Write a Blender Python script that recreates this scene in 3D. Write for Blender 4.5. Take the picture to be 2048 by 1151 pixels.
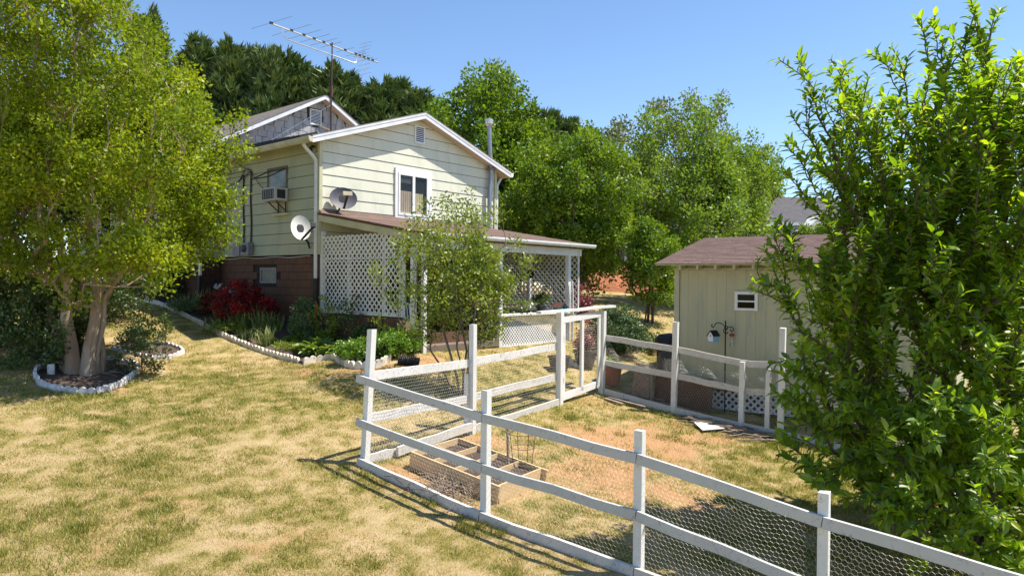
import bpy, math, random
import numpy as np
from mathutils import Matrix, Vector
random.seed(7)
for o in list(bpy.data.objects): bpy.data.objects.remove(o)
scene = bpy.context.scene
COL = scene.collection
PI = math.pi

# ---------------------------------------------------------------- camera
FOC, PITCH, ROLL = 1420.0, -0.0076, 0.0093        # focal length in photo pixels, tilt and roll of the drone camera
cd = bpy.data.cameras.new('camera'); cam = bpy.data.objects.new('camera', cd); COL.objects.link(cam)
cd.sensor_width = 36.0; cd.lens = FOC/2048*36.0; cd.clip_start = 0.05; cd.clip_end = 3000
cam.matrix_world = Matrix.Rotation(PI/2+PITCH, 4, 'X') @ Matrix.Rotation(ROLL, 4, 'Z')
scene.camera = cam
scene.render.resolution_x, scene.render.resolution_y = 1024, 575
# ---------------------------------------------------------------- world, sun, exposure
SUN_EL = math.radians(62); SUN_H = Vector((0.993, 0.117, 0)).normalized()
SUN = Vector((SUN_H.x*math.cos(SUN_EL), SUN_H.y*math.cos(SUN_EL), math.sin(SUN_EL)))
w = bpy.data.worlds.new('World'); scene.world = w; w.use_nodes = True
nt = w.node_tree; nt.nodes.clear()
bgn = nt.nodes.new('ShaderNodeBackground'); wo = nt.nodes.new('ShaderNodeOutputWorld'); sky = nt.nodes.new('ShaderNodeTexSky')
sky.sky_type = 'NISHITA'; sky.sun_disc = False; sky.sun_elevation = SUN_EL; sky.sun_rotation = math.atan2(SUN_H.x, SUN_H.y)
sky.air_density = 0.85; sky.dust_density = 0.0; sky.ozone_density = 2.0; sky.altitude = 0
bgn.inputs['Strength'].default_value = 0.118
hs = nt.nodes.new('ShaderNodeHueSaturation'); hs.inputs['Saturation'].default_value = 1.06; nt.links.new(sky.outputs[0], hs.inputs['Color']); nt.links.new(hs.outputs[0], bgn.inputs[0]); nt.links.new(bgn.outputs[0], wo.inputs[0])
sd = bpy.data.lights.new('sun', 'SUN'); sun = bpy.data.objects.new('sun', sd); COL.objects.link(sun)
sd.energy = 5.0; sd.angle = math.radians(0.53); sd.color = (1.0, 0.93, 0.82)
sun.rotation_euler = SUN.to_track_quat('Z', 'Y').to_euler()
vs = scene.view_settings
scene.display_settings.display_device = 'sRGB'
vs.view_transform = 'Standard'; vs.look = 'None'; vs.exposure = 0.86; vs.gamma = 1.0; vs.use_curve_mapping = False

# ---------------------------------------------------------------- node material helpers
def newmat(name):
    m = bpy.data.materials.new(name); m.use_nodes = True; t = m.node_tree; t.nodes.clear()
    out = t.nodes.new('ShaderNodeOutputMaterial'); return m, t, out
def N(t, typ, **kw):
    n = t.nodes.new(typ)
    for k, v in kw.items(): setattr(n, k, v)
    return n
def pos(t, scale=(1, 1, 1)):
    g = N(t, 'ShaderNodeNewGeometry'); mp = N(t, 'ShaderNodeMapping'); mp.inputs['Scale'].default_value = scale
    t.links.new(g.outputs['Position'], mp.inputs['Vector']); return mp.outputs[0]
def noise(t, vec, scale, detail=4, rough=0.6, dist=0.0):
    n = N(t, 'ShaderNodeTexNoise'); n.inputs['Scale'].default_value = scale; n.inputs['Detail'].default_value = detail
    n.inputs['Roughness'].default_value = rough; n.inputs['Distortion'].default_value = dist
    t.links.new(vec, n.inputs['Vector']); return n.outputs['Fac']
def ramp(t, fac, stops):
    r = N(t, 'ShaderNodeValToRGB'); els = r.color_ramp.elements
    while len(els) < len(stops): els.new(0.5)
    for e, (p, c) in zip(els, stops): e.position = p; e.color = (*c, 1) if len(c) == 3 else c
    t.links.new(fac, r.inputs[0]); return r.outputs[0]
def mixc(t, fac, a, b, mode='MIX'):
    n = N(t, 'ShaderNodeMix', data_type='RGBA', blend_type=mode)
    for s, v in ((n.inputs[0], fac), (n.inputs[6], a), (n.inputs[7], b)):
        if isinstance(v, (int, float)): s.default_value = v
        elif isinstance(v, tuple): s.default_value = (*v, 1) if len(v) == 3 else v
        else: t.links.new(v, s)
    return n.outputs[2]
def bump(t, h, strength=0.3, dist=0.01):
    b = N(t, 'ShaderNodeBump'); b.inputs['Strength'].default_value = strength; b.inputs['Distance'].default_value = dist
    t.links.new(h, b.inputs['Height']); return b.outputs[0]
def princ(t, out, col, rough=0.7, metal=0.0, spec=0.4, nrm=None):
    p = N(t, 'ShaderNodeBsdfPrincipled')
    if isinstance(col, tuple): p.inputs['Base Color'].default_value = (*col, 1)
    else: t.links.new(col, p.inputs['Base Color'])
    if isinstance(rough, (int, float)): p.inputs['Roughness'].default_value = rough
    else: t.links.new(rough, p.inputs['Roughness'])
    p.inputs['Metallic'].default_value = metal; p.inputs['Specular IOR Level'].default_value = spec
    if nrm is not None: t.links.new(nrm, p.inputs['Normal'])
    t.links.new(p.outputs[0], out.inputs[0]); return p
def surf(name, c1, c2=None, scale=3.0, rough=0.75, metal=0.0, spec=0.35, bs=0.2, bscale=None, bd=0.006, stretch=(1, 1, 1), lo=0.35, hi=0.65, c3=None, scale3=20, w3=(0.58, 0.68)):
    """two or three colours mixed by world-space noise, with fine relief"""
    m, t, out = newmat(name); v = pos(t, stretch)
    c2 = c2 or tuple(x*0.8 for x in c1)
    col = ramp(t, noise(t, v, scale, 5), [(lo, c1), (hi, c2)])
    if c3: col = mixc(t, ramp(t, noise(t, v, scale3, 6, 0.7), [(w3[0], (0, 0, 0)), (w3[1], (1, 1, 1))]), col, c3)
    nrm = bump(t, noise(t, v, bscale or scale*8, 5, 0.7), bs, bd) if bs else None
    princ(t, out, col, rough, metal, spec, nrm); return m
def leafmat(name, cols, trans=0.35, gloss=0.05, grough=0.48, tint=(1.25, 1.15, 0.5)):
    """thin leaf: diffuse + light through it + a waxy sheen, colour picked leaf by leaf"""
    m, t, out = newmat(name)
    a = N(t, 'ShaderNodeAttribute', attribute_name='var')
    n = len(cols); col = ramp(t, a.outputs['Fac'], [(i/(n-1), c) for i, c in enumerate(cols)])
    d = N(t, 'ShaderNodeBsdfDiffuse'); tr = N(t, 'ShaderNodeBsdfTranslucent'); g = N(t, 'ShaderNodeBsdfGlossy')
    t.links.new(col, d.inputs[0]); tc = mixc(t, 1.0, col, tint, 'MULTIPLY'); t.links.new(tc, tr.inputs[0])
    g.inputs['Roughness'].default_value = grough; g.inputs[0].default_value = (0.9, 0.95, 0.9, 1)
    m1 = N(t, 'ShaderNodeMixShader'); m1.inputs[0].default_value = trans
    t.links.new(d.outputs[0], m1.inputs[1]); t.links.new(tr.outputs[0], m1.inputs[2])
    m2 = N(t, 'ShaderNodeMixShader'); m2.inputs[0].default_value = gloss
    t.links.new(m1.outputs[0], m2.inputs[1]); t.links.new(g.outputs[0], m2.inputs[2])
    t.links.new(m2.outputs[0], out.inputs[0]); return m
def glassmat(name, tint=(0.8, 0.85, 0.85), refl=0.25, ior=1.5):
    m, t, out = newmat(name)
    tr = N(t, 'ShaderNodeBsdfTransparent'); tr.inputs[0].default_value = (*tint, 1)
    g = N(t, 'ShaderNodeBsdfGlossy'); g.inputs['Roughness'].default_value = 0.03
    lw = N(t, 'ShaderNodeLayerWeight'); pw_ = N(t, 'ShaderNodeMath', operation='POWER'); t.links.new(lw.outputs['Facing'], pw_.inputs[0]); pw_.inputs[1].default_value = 5.0; lw.inputs[0].default_value = 0.5
    mt = N(t, 'ShaderNodeMath', operation='MULTIPLY_ADD'); mt.inputs[1].default_value = 0.5; mt.inputs[2].default_value = refl; t.links.new(pw_.outputs[0], mt.inputs[0])
    mx = N(t, 'ShaderNodeMixShader'); t.links.new(mt.outputs[0], mx.inputs[0]); t.links.new(tr.outputs[0], mx.inputs[1]); t.links.new(g.outputs[0], mx.inputs[2])
    t.links.new(mx.outputs[0], out.inputs[0]); return m

M = {}
def paint(name, base, wood, amount, scale=9, stretch=(1, 1, 1)):
    m, t, out = newmat(name); v = pos(t, stretch)
    dirt = ramp(t, noise(t, v, 2.3, 5), [(0.3, base), (0.75, tuple(c*0.86 for c in base))])
    pe = ramp(t, noise(t, v, scale, 10, 0.8, 0.9), [(amount, (0, 0, 0)), (amount+0.07, (0.8, 0.8, 0.8))])
    fine = ramp(t, noise(t, v, 60, 3), [(0.35, wood), (0.7, tuple(c*1.6 for c in wood))])
    col = mixc(t, pe, dirt, fine)
    princ(t, out, col, 0.6, 0, 0.35, bump(t, noise(t, v, 38, 6, 0.7), 0.35, 0.006)); return m
M['fence'] = paint('peeling_white_paint', (0.72, 0.72, 0.70), (0.24, 0.21, 0.18), 0.575, 14)
M['fence_peel'] = paint('flaking_white_paint', (0.72, 0.71, 0.69), (0.13, 0.11, 0.095), 0.545, 20)
M['fence_shade_grey'] = paint('shade_greyed_white_paint', (0.50, 0.51, 0.505), (0.2, 0.18, 0.16), 0.555, 14)  # near rails: shade put into the grey base, bare wood patches are wear
M['fence_worn'] = paint('worn_white_paint', (0.60, 0.58, 0.55), (0.2, 0.17, 0.145), 0.54, 22)
M['white'] = surf('white_paint', (0.78, 0.78, 0.77), (0.68, 0.68, 0.67), 3, 0.45, bs=0.1)
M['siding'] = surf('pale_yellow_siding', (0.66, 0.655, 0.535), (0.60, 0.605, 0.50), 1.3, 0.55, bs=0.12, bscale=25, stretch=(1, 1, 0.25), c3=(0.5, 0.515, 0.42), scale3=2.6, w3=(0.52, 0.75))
M['siding_side'] = surf('darker_greenish_yellow_siding', (0.46, 0.475, 0.34), (0.39, 0.42, 0.31), 1.1, 0.6, bs=0.12, bscale=25, stretch=(1, 1, 0.3), c3=(0.31, 0.36, 0.265), scale3=1.9, w3=(0.5, 0.75))  # darker, greener tone of the yellow siding, with blotches
M['corner'] = surf('yellow_trim', (0.55, 0.53, 0.36), (0.46, 0.45, 0.3), 3, 0.6)
M['soffit'] = surf('tan_soffit', (0.62, 0.5, 0.4), (0.5, 0.41, 0.31), 1.6, 0.7, c3=(0.4, 0.33, 0.22), scale3=2.5, w3=(0.6, 0.8))
M['fascia'] = surf('white_metal_fascia', (0.72, 0.73, 0.76), (0.62, 0.63, 0.66), 4, 0.45)
M['gutter'] = surf('aged_gutter', (0.6, 0.57, 0.45), (0.47, 0.44, 0.33), 3, 0.5, c3=(0.35, 0.27, 0.19), scale3=7, w3=(0.62, 0.78))
M['brown_block'] = surf('brown_painted_block', (0.15, 0.078, 0.05), (0.12, 0.063, 0.042), 2.0, 0.8, bs=0.5, bscale=60, bd=0.004)
M['brick_dark'] = surf('dark_red_brick', (0.10, 0.045, 0.03), (0.06, 0.032, 0.026), 6, 0.85, bs=0.5, bscale=70)
M['mortar'] = surf('dark_mortar', (0.055, 0.04, 0.033), None, 8, 0.9)
M['roof'] = surf('grey_brown_shingle_roof', (0.24, 0.205, 0.18), (0.17, 0.145, 0.13), 5, 0.9, bs=0.6, bscale=80, c3=(0.2, 0.165, 0.14), scale3=11)
M['roof_brown'] = surf('brown_asphalt_shingle', (0.155, 0.098, 0.082), (0.112, 0.073, 0.064), 6, 0.92, bs=0.6, bscale=90, c3=(0.2, 0.135, 0.115), scale3=16, w3=(0.5, 0.7))
M['roll_roof'] = surf('rust_red_roll_roofing', (0.16, 0.098, 0.076), (0.105, 0.07, 0.058), 4, 0.9, bs=0.5, bscale=60, c3=(0.3, 0.27, 0.25), scale3=4, w3=(0.58, 0.75))
M['tar'] = surf('black_tar_paper', (0.014, 0.015, 0.018), (0.025, 0.025, 0.03), 6, 0.75)
M['asb'] = surf('weathered_grey_shingle', (0.42, 0.42, 0.43), (0.27, 0.27, 0.285), 3.4, 0.85, bs=0.35, bscale=40, stretch=(1, 1, 0.4), c3=(0.12, 0.115, 0.11), scale3=5, w3=(0.56, 0.75))
M['dark'] = surf('dark_interior', (0.012, 0.012, 0.012), None, 3, 0.9, bs=0)
M['gap'] = surf('shadow_gap_brown', (0.05, 0.042, 0.028), None, 3, 0.9, bs=0)
M['glass'] = glassmat('window_glass', (0.88, 0.88, 0.86), 0.02, 1.35)
M['glass_dark'] = glassmat('shed_glass', (0.3, 0.31, 0.3), 0.01, 1.25)
M['curtain'] = surf('tan_curtain', (0.6, 0.5, 0.4), (0.5, 0.4, 0.31), 5, 0.9)
M['curtain2'] = surf('yellow_curtain', (0.78, 0.7, 0.45), (0.62, 0.55, 0.36), 4, 0.9)
M['blind'] = surf('dull_blind', (0.1, 0.1, 0.11), (0.075, 0.075, 0.085), 6, 0.8)
M['galv'] = surf('galvanised_metal', (0.33, 0.35, 0.38), (0.26, 0.28, 0.31), 5, 0.42, 0.75, bs=0.05)
M['alu'] = surf('bright_aluminium', (0.62, 0.63, 0.65), (0.5, 0.5, 0.52), 6, 0.35, 0.8, bs=0.03)
M['rust'] = surf('rusty_steel', (0.12, 0.06, 0.045), (0.075, 0.045, 0.04), 12, 0.8, 0.1)
M['black'] = surf('black_plastic', (0.02, 0.02, 0.022), (0.03, 0.03, 0.03), 8, 0.5)
M['iron'] = surf('black_iron', (0.012, 0.012, 0.012), None, 8, 0.45, 0.3, bs=0)
M['dish_grey'] = surf('grey_dish', (0.105, 0.105, 0.125), (0.085, 0.085, 0.105), 5, 0.55)
M['dish_white'] = surf('weathered_white_dish', (0.7, 0.69, 0.67), (0.6, 0.58, 0.54), 4, 0.5, c3=(0.4, 0.3, 0.2), scale3=9, w3=(0.66, 0.76))
M['lnb'] = surf('beige_plastic', (0.45, 0.4, 0.3), (0.37, 0.33, 0.26), 6, 0.6)
M['meter'] = surf('grey_meter_box', (0.27, 0.27, 0.3), (0.2, 0.2, 0.23), 7, 0.55, 0.2)
M['ply'] = surf('plywood', (0.36, 0.24, 0.16), (0.27, 0.17, 0.11), 7, 0.8, stretch=(1, 1, 0.3))
M['osb'] = surf('weathered_osb', (0.36, 0.25, 0.16), (0.2, 0.13, 0.08), 16, 0.85, bs=0.4)
M['brownboard'] = surf('dark_brown_board', (0.14, 0.075, 0.04), (0.1, 0.055, 0.03), 6, 0.8)
M['pine'] = surf('new_pine', (0.56, 0.41, 0.24), (0.48, 0.34, 0.19), 5, 0.7, stretch=(1, 1, 2), c3=(0.36, 0.23, 0.12), scale3=12, w3=(0.62, 0.72))
M['oldwood'] = surf('grey_old_wood', (0.3, 0.23, 0.17), (0.19, 0.145, 0.11), 9, 0.85, c3=(0.09, 0.07, 0.055), scale3=20)
M['soil'] = surf('dark_soil', (0.085, 0.06, 0.048), (0.05, 0.036, 0.03), 14, 0.95, bs=0.9, bscale=60, bd=0.02, c3=(0.2, 0.15, 0.11), scale3=60)
M['mulch'] = surf('bark_mulch', (0.12, 0.082, 0.062), (0.07, 0.048, 0.038), 9, 0.95, bs=1.0, bscale=45, bd=0.03, c3=(0.25, 0.185, 0.13), scale3=48, w3=(0.55, 0.64))
M['concrete'] = surf('painted_concrete_edging', (0.72, 0.68, 0.62), (0.6, 0.53, 0.44), 5, 0.8, bs=0.3, c3=(0.38, 0.24, 0.14), scale3=7, w3=(0.56, 0.75))
M['edging_white'] = surf('white_concrete_edging', (0.68, 0.68, 0.7), (0.5, 0.49, 0.48), 7, 0.8, bs=0.3, c3=(0.25, 0.2, 0.15), scale3=14, w3=(0.6, 0.75))
M['slab'] = surf('patio_slab', (0.2, 0.155, 0.125), (0.15, 0.115, 0.095), 4, 0.9)
M['deck'] = surf('porch_floor', (0.2, 0.17, 0.15), (0.14, 0.12, 0.1), 4, 0.8)
M['shed'] = surf('sage_yellow_shed_siding', (0.50, 0.47, 0.31), (0.44, 0.42, 0.28), 1.0, 0.7, bs=0.2, bscale=50, stretch=(2.5, 2.5, 0.35), c3=(0.34, 0.345, 0.27), scale3=2.4, w3=(0.5, 0.75))
M['shed_trim'] = surf('shed_trim', (0.5, 0.49, 0.34), (0.43, 0.42, 0.28), 3, 0.7)
M['bark'] = surf('smooth_tan_bark', (0.33, 0.24, 0.17), (0.24, 0.165, 0.115), 3.5, 0.8, bs=0.35, bscale=18, bd=0.02, stretch=(1, 1, 0.25), c3=(0.4, 0.34, 0.28), scale3=4, w3=(0.5, 0.68))
M['bark2'] = surf('brown_bark', (0.12, 0.085, 0.065), (0.075, 0.055, 0.045), 6, 0.9, bs=0.6, bscale=30, stretch=(1, 1, 0.3))
M['bark3'] = surf('grey_twig_bark', (0.22, 0.18, 0.14), (0.14, 0.11, 0.085), 8, 0.85, stretch=(1, 1, 0.4))
M['red_stake'] = surf('red_stake', (0.5, 0.03, 0.02), (0.4, 0.03, 0.02), 6, 0.5)
M['teal'] = surf('teal_paint', (0.05, 0.36, 0.38), (0.04, 0.3, 0.32), 6, 0.5)
M['blue'] = surf('light_blue_paint', (0.22, 0.45, 0.62), (0.19, 0.4, 0.56), 6, 0.5)
M['redbrown'] = surf('redbrown_roof', (0.17, 0.08, 0.06), (0.13, 0.06, 0.05), 9, 0.7)
M['terracotta'] = surf('terracotta', (0.4, 0.15, 0.075), (0.32, 0.12, 0.065), 6, 0.85)
M['pot'] = surf('brown_pot', (0.09, 0.065, 0.055), (0.065, 0.05, 0.042), 6, 0.8)
M['wire'] = surf('galvanised_wire', (0.6, 0.58, 0.53), (0.45, 0.42, 0.38), 12, 0.5, 0.35, bs=0)
M['wire_white'] = surf('painted_wire', (0.66, 0.64, 0.6), (0.4, 0.37, 0.33), 10, 0.6, bs=0)
M['plastic_clear'] = glassmat('clear_plastic', (0.85, 0.85, 0.85), 0.15)
M['redplastic'] = surf('red_plastic', (0.32, 0.02, 0.02), None, 6, 0.4)
M['far_wall'] = surf('far_pale_siding', (0.52, 0.55, 0.6), (0.46, 0.49, 0.55), 1.5, 0.7, bs=0)
M['far_roof'] = surf('far_grey_shingle', (0.085, 0.08, 0.09), (0.065, 0.062, 0.07), 2.5, 0.9, bs=0.3, c3=(0.12, 0.11, 0.12), scale3=6)
M['far_roof2'] = surf('far_tan_shingle', (0.22, 0.19, 0.17), (0.17, 0.15, 0.135), 2.5, 0.9, bs=0.3)
M['far_brick'] = surf('far_red_brick', (0.27, 0.085, 0.05), (0.2, 0.065, 0.04), 5, 0.85, bs=0.3)
M['clay'] = surf('red_clay', (0.46, 0.17, 0.08), (0.36, 0.14, 0.07), 2, 0.95, bs=0.8, bscale=8, bd=0.1)
# leaves
M['lf_myrtle'] = leafmat('crape_myrtle_leaf', [(0.08, 0.135, 0.008), (0.155, 0.23, 0.010), (0.26, 0.34, 0.014), (0.39, 0.43, 0.022)], 0.45, 0.018)
M['lf_mid'] = leafmat('green_tree_leaf', [(0.055, 0.115, 0.008), (0.105, 0.195, 0.010), (0.165, 0.27, 0.014), (0.245, 0.335, 0.022)], 0.45, 0.03)
M['lf_maple'] = leafmat('pale_maple_leaf', [(0.075, 0.145, 0.02), (0.125, 0.22, 0.026), (0.19, 0.3, 0.035), (0.28, 0.37, 0.05)], 0.48, 0.03)
M['lf_grey'] = leafmat('grey_green_leaf', [(0.075, 0.1, 0.035), (0.125, 0.16, 0.05), (0.18, 0.22, 0.07)], 0.35, 0.04)
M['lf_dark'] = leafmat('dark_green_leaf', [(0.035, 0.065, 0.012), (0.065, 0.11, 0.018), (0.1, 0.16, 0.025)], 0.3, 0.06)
M['lf_conifer'] = leafmat('cypress_spray', [(0.035, 0.07, 0.022), (0.07, 0.12, 0.034), (0.11, 0.165, 0.045), (0.165, 0.195, 0.06)], 0.15, 0.03)
M['lf_laurel'] = leafmat('glossy_long_leaf', [(0.08, 0.165, 0.010), (0.16, 0.28, 0.014), (0.255, 0.385, 0.018), (0.42, 0.49, 0.03)], 0.64, 0.035, 0.45, (1.4, 1.35, 0.5))
M['lf_shrub'] = leafmat('shrub_leaf', [(0.11, 0.17, 0.014), (0.19, 0.265, 0.02), (0.3, 0.365, 0.03)], 0.4, 0.05)
M['lf_red'] = leafmat('red_azalea_petal', [(0.06, 0.003, 0.005), (0.13, 0.004, 0.008), (0.26, 0.007, 0.014), (0.5, 0.02, 0.035)], 0.35, 0.03, 0.5, (1.2, 0.6, 0.6))
M['lf_hosta'] = leafmat('hosta_leaf', [(0.13, 0.23, 0.025), (0.2, 0.32, 0.04), (0.36, 0.42, 0.1)], 0.35, 0.06)
M['lf_mint'] = leafmat('bright_herb_leaf', [(0.09, 0.19, 0.012), (0.14, 0.27, 0.016), (0.2, 0.34, 0.025)], 0.35, 0.05)
M['lf_iris'] = leafmat('iris_blade', [(0.1, 0.16, 0.04), (0.18, 0.25, 0.07), (0.33, 0.34, 0.13)], 0.3, 0.05)
M['lf_juniper'] = leafmat('blue_green_shrub', [(0.055, 0.10, 0.045), (0.1, 0.17, 0.075), (0.16, 0.24, 0.11)], 0.2, 0.03)
M['lf_pink'] = leafmat('purple_pink_leaf', [(0.14, 0.03, 0.04), (0.25, 0.06, 0.08), (0.36, 0.16, 0.17)], 0.3, 0.04, 0.4, (1.1, 0.8, 0.8))
M['lf_white'] = leafmat('white_petal', [(0.6, 0.6, 0.6), (0.75, 0.75, 0.75)], 0.3, 0.02, 0.5, (1, 1, 1))
M['grass'] = leafmat('grass_blade', [(0.13, 0.17, 0.022), (0.28, 0.27, 0.05), (0.44, 0.365, 0.125), (0.60, 0.465, 0.255)], 0.3, 0.02, 0.5, (1.1, 1.05, 0.7))

# ---------------------------------------------------------------- object helpers
def setk(o, label=None, cat=None, group=None, kind=None):
    if label: o['label'] = label
    if cat: o['category'] = cat
    if group: o['group'] = group
    if kind: o['kind'] = kind
    return o
def thing(name, label, cat, loc, group=None):
    o = bpy.data.objects.new(name, None); COL.objects.link(o); o.location = loc; o.empty_display_size = 0.2
    return setk(o, label, cat, group)
ORG = {}
def link(name, me, parent=None):
    o = bpy.data.objects.new(name, me); COL.objects.link(o)
    if parent is not None:
        o.parent = parent
        off = parent.location if parent.parent is None else Vector((0, 0, 0))
        o.matrix_parent_inverse = Matrix.Translation(-off)
    return o
def npmesh(name, V, F, mat=None, var=None, smooth=False):
    """V (n,3), F (m,k) all faces alike"""
    V = np.asarray(V, np.float32); F = np.asarray(F, np.int32); me = bpy.data.meshes.new(name)
    k = F.shape[1]; me.vertices.add(len(V)); me.vertices.foreach_set('co', V.ravel())
    me.loops.add(F.size); me.loops.foreach_set('vertex_index', F.ravel())
    me.polygons.add(len(F)); me.polygons.foreach_set('loop_start', np.arange(0, F.size, k, dtype=np.int32))
    me.polygons.foreach_set('use_smooth', np.full(len(F), smooth, bool))
    if var is not None:
        a = me.attributes.new('var', 'FLOAT', 'POINT'); a.data.foreach_set('value', np.asarray(var, np.float32))
    if mat: me.materials.append(mat)
    me.update(calc_edges=True); me.validate(); return me
V3 = lambda *a: np.array(a, float)
def nrm(v): v = np.asarray(v, float); return v/np.linalg.norm(v)
class MB:
    """collects solids, then links them as one mesh object"""
    def __init__(s): s.v = []; s.f = []
    def add(s, vs_, fs):
        b = len(s.v); s.v += [tuple(map(float, p)) for p in vs_]; s.f += [tuple(i+b for i in q) for q in fs]; return s
    def hexa(s, p8):   # 4 bottom, 4 top (same order)
        return s.add(p8, [(3, 2, 1, 0), (4, 5, 6, 7), (0, 1, 5, 4), (1, 2, 6, 5), (2, 3, 7, 6), (3, 0, 4, 7)])
    def obox(s, c, ax, ay, az, hx, hy, hz):
        c, ax, ay, az = map(np.asarray, (c, ax, ay, az)); P = []
        for k in (-1, 1):
            for i, j in ((-1, -1), (1, -1), (1, 1), (-1, 1)): P.append(c+ax*hx*i+ay*hy*j+az*hz*k)
        return s.hexa(P)
    def bar(s, a, b, w, h, up=(0, 0, 1), side=None):
        """rectangular bar from a to b; w across, h along up"""
        a, b = np.asarray(a, float), np.asarray(b, float); d = b-a; L = np.linalg.norm(d); d = d/L
        sd_ = np.cross(d, up) if side is None else np.asarray(side, float); sd_ = nrm(sd_); u = nrm(np.cross(sd_, d))
        return s.obox((a+b)/2, d, sd_, u, L/2, w/2, h/2)
    def tube(s, pts, r, n=8, cap=True):
        pts = [np.asarray(p, float) for p in pts]; rs = r if hasattr(r, '__len__') else [r]*len(pts)
        b = len(s.v); ref = np.array((0.123, 0.456, 0.88)); prev = None
        for i, p in enumerate(pts):
            d = nrm(pts[min(i+1, len(pts)-1)]-pts[max(i-1, 0)])
            x = np.cross(d, ref) if prev is None else prev-d*(prev@d)
            x = nrm(x); prev = x; y = np.cross(d, x)
            for k in range(n):
                a = 2*PI*k/n; s.v.append(tuple(p+(x*math.cos(a)+y*math.sin(a))*rs[i]))
        for i in range(len(pts)-1):
            for k in range(n):
                k2 = (k+1) % n; s.f.append((b+i*n+k, b+i*n+k2, b+(i+1)*n+k2, b+(i+1)*n+k))
        if cap:
            s.f.append(tuple(b+k for k in range(n))[::-1]); e = b+(len(pts)-1)*n; s.f.append(tuple(e+k for k in range(n)))
        return s
    def lathe(s, c, prof, n=20, ax=None):
        """profile of (radius, height) turned about the axis through c"""
        z = V3(0, 0, 1) if ax is None else nrm(ax); x = nrm(np.cross(z, V3(0.3, 1, 0.2))); y = np.cross(z, x); c = np.asarray(c, float); b = len(s.v)
        for r, h in prof:
            for k in range(n):
                a = 2*PI*k/n; s.v.append(tuple(c+z*h+(x*math.cos(a)+y*math.sin(a))*r))
        for i in range(len(prof)-1):
            for k in range(n):
                k2 = (k+1) % n; s.f.append((b+i*n+k, b+i*n+k2, b+(i+1)*n+k2, b+(i+1)*n+k))
        return s
    def prism(s, poly, ext):
        """polygon (list of points) extruded by vector"""
        n = len(poly); P = [np.asarray(p, float) for p in poly]; Q = [p+np.asarray(ext) for p in P]
        return s.add(P+Q, [tuple(range(n))[::-1], tuple(range(n, 2*n))]+[(i, (i+1) % n, n+(i+1) % n, n+i) for i in range(n)])
    def build(s, name, mat, parent=None, smooth=False):
        me = bpy.data.meshes.new(name); me.from_pydata(s.v, [], s.f)
        import bmesh
        bm = bmesh.new(); bm.from_mesh(me); bmesh.ops.recalc_face_normals(bm, faces=bm.faces); bm.to_mesh(me); bm.free()
        if smooth:
            for p in me.polygons: p.use_smooth = True
            try: me.set_sharp_from_angle(angle=math.radians(40))
            except Exception: pass
        me.materials.append(mat if not isinstance(mat, str) else M[mat]); return link(name, me, parent)

# ---------------------------------------------------------------- terrain: a lawn that falls from the house towards the right
GP = np.array([(-1.98, 9.6, -2.49), (-.625, 11.53, -2.46), (.94, 13.77, -2.35), (1.93, 15.19, -2.35), (3.27, 14.25, -2.58), (4.37, 13.48, -2.74), (4.94, 13.08, -2.78),
  (-.293, 8.42, -2.82), (1.33, 7.28, -3.0), (2.78, 6.27, -3.17), (-7.8, 13, -1.77), (-4.48, 15, -1.72), (-12, 22, -.65), (-4.6, 17.2, -1.4), (-8.4, 20.5, -.62), (-2.07, 15.05, -1.5),
  (1.3, 18.9, -1.55), (-.28, 17.1, -1.56), (2.65, 25, -.78), (5.7, 32, -.5), (6.5, 22, -1.7), (12, 25, -1.7), (11, 12, -3.3), (8, 8, -3.5), (-4.3, 6, -2.62), (0, 4, -3.1), (4, 3, -3.6),
  (-10, 8, -1.95), (-14, 13, -1.2), (-16, 25, -.3), (-6, 32, -.1), (0, 33, -.35), (12, 36, -.9), (22, 20, -2.6), (20, 4, -4.2), (-20, 4, -1.8), (-2.6, 13.2, -1.78), (3.58, 15.5, -2.52), (7.2, 12.9, -2.95), (-6.2, 14.0, -1.83)])
def tps_fit(P):
    n = len(P); d = np.linalg.norm(P[:, None, :2]-P[None, :, :2], axis=2); K = np.where(d > 0, d*d*np.log(d+1e-9), 0)+np.eye(n)*0.4
    A = np.zeros((n+3, n+3)); A[:n, :n] = K; A[:n, n] = 1; A[:n, n+1:] = P[:, :2]; A[n, :n] = 1; A[n+1:, :n] = P[:, :2].T
    return np.linalg.solve(A, np.r_[P[:, 2], 0, 0, 0])
TW = tps_fit(GP)
def ground(x, y):
    x = np.asarray(x, float); y = np.asarray(y, float); sh = x.shape; xf = x.ravel(); yf = y.ravel()
    cx = np.clip(xf, -22, 24); cy = np.clip(yf, 0, 38); z = TW[-3]+TW[-2]*cx+TW[-1]*cy
    for (px, py, _), wgt in zip(GP, TW[:-3]):
        d2 = (cx-px)**2+(cy-py)**2+1e-9; z = z+wgt*0.5*d2*np.log(d2)
    far = np.hypot(xf-cx, yf-cy); z = z-0.008*far
    return z.reshape(sh) if sh else float(z[0])
def ray(u, v):
    a, b = u-1024, v-575.5; cr, sr = math.cos(ROLL), math.sin(ROLL); X = cr*a+sr*b; Y = -sr*a+cr*b; cp, sp = math.cos(PITCH), math.sin(PITCH)
    return V3(X/FOC, cp+Y/FOC*sp, sp-Y/FOC*cp)
def at(u, v, Y): d = ray(u, v); return d*Y/d[1]
def gnd(u, v):
    """where the sight line through a photo point meets the lawn"""
    d = ray(u, v); k = 3.0
    while k < 80:
        p = d*k
        if p[2] < ground(p[0], p[1]): break
        k += 0.05
    return p
def drop(x, y, dz=0.0): return V3(x, y, ground(x, y)+dz)

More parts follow.
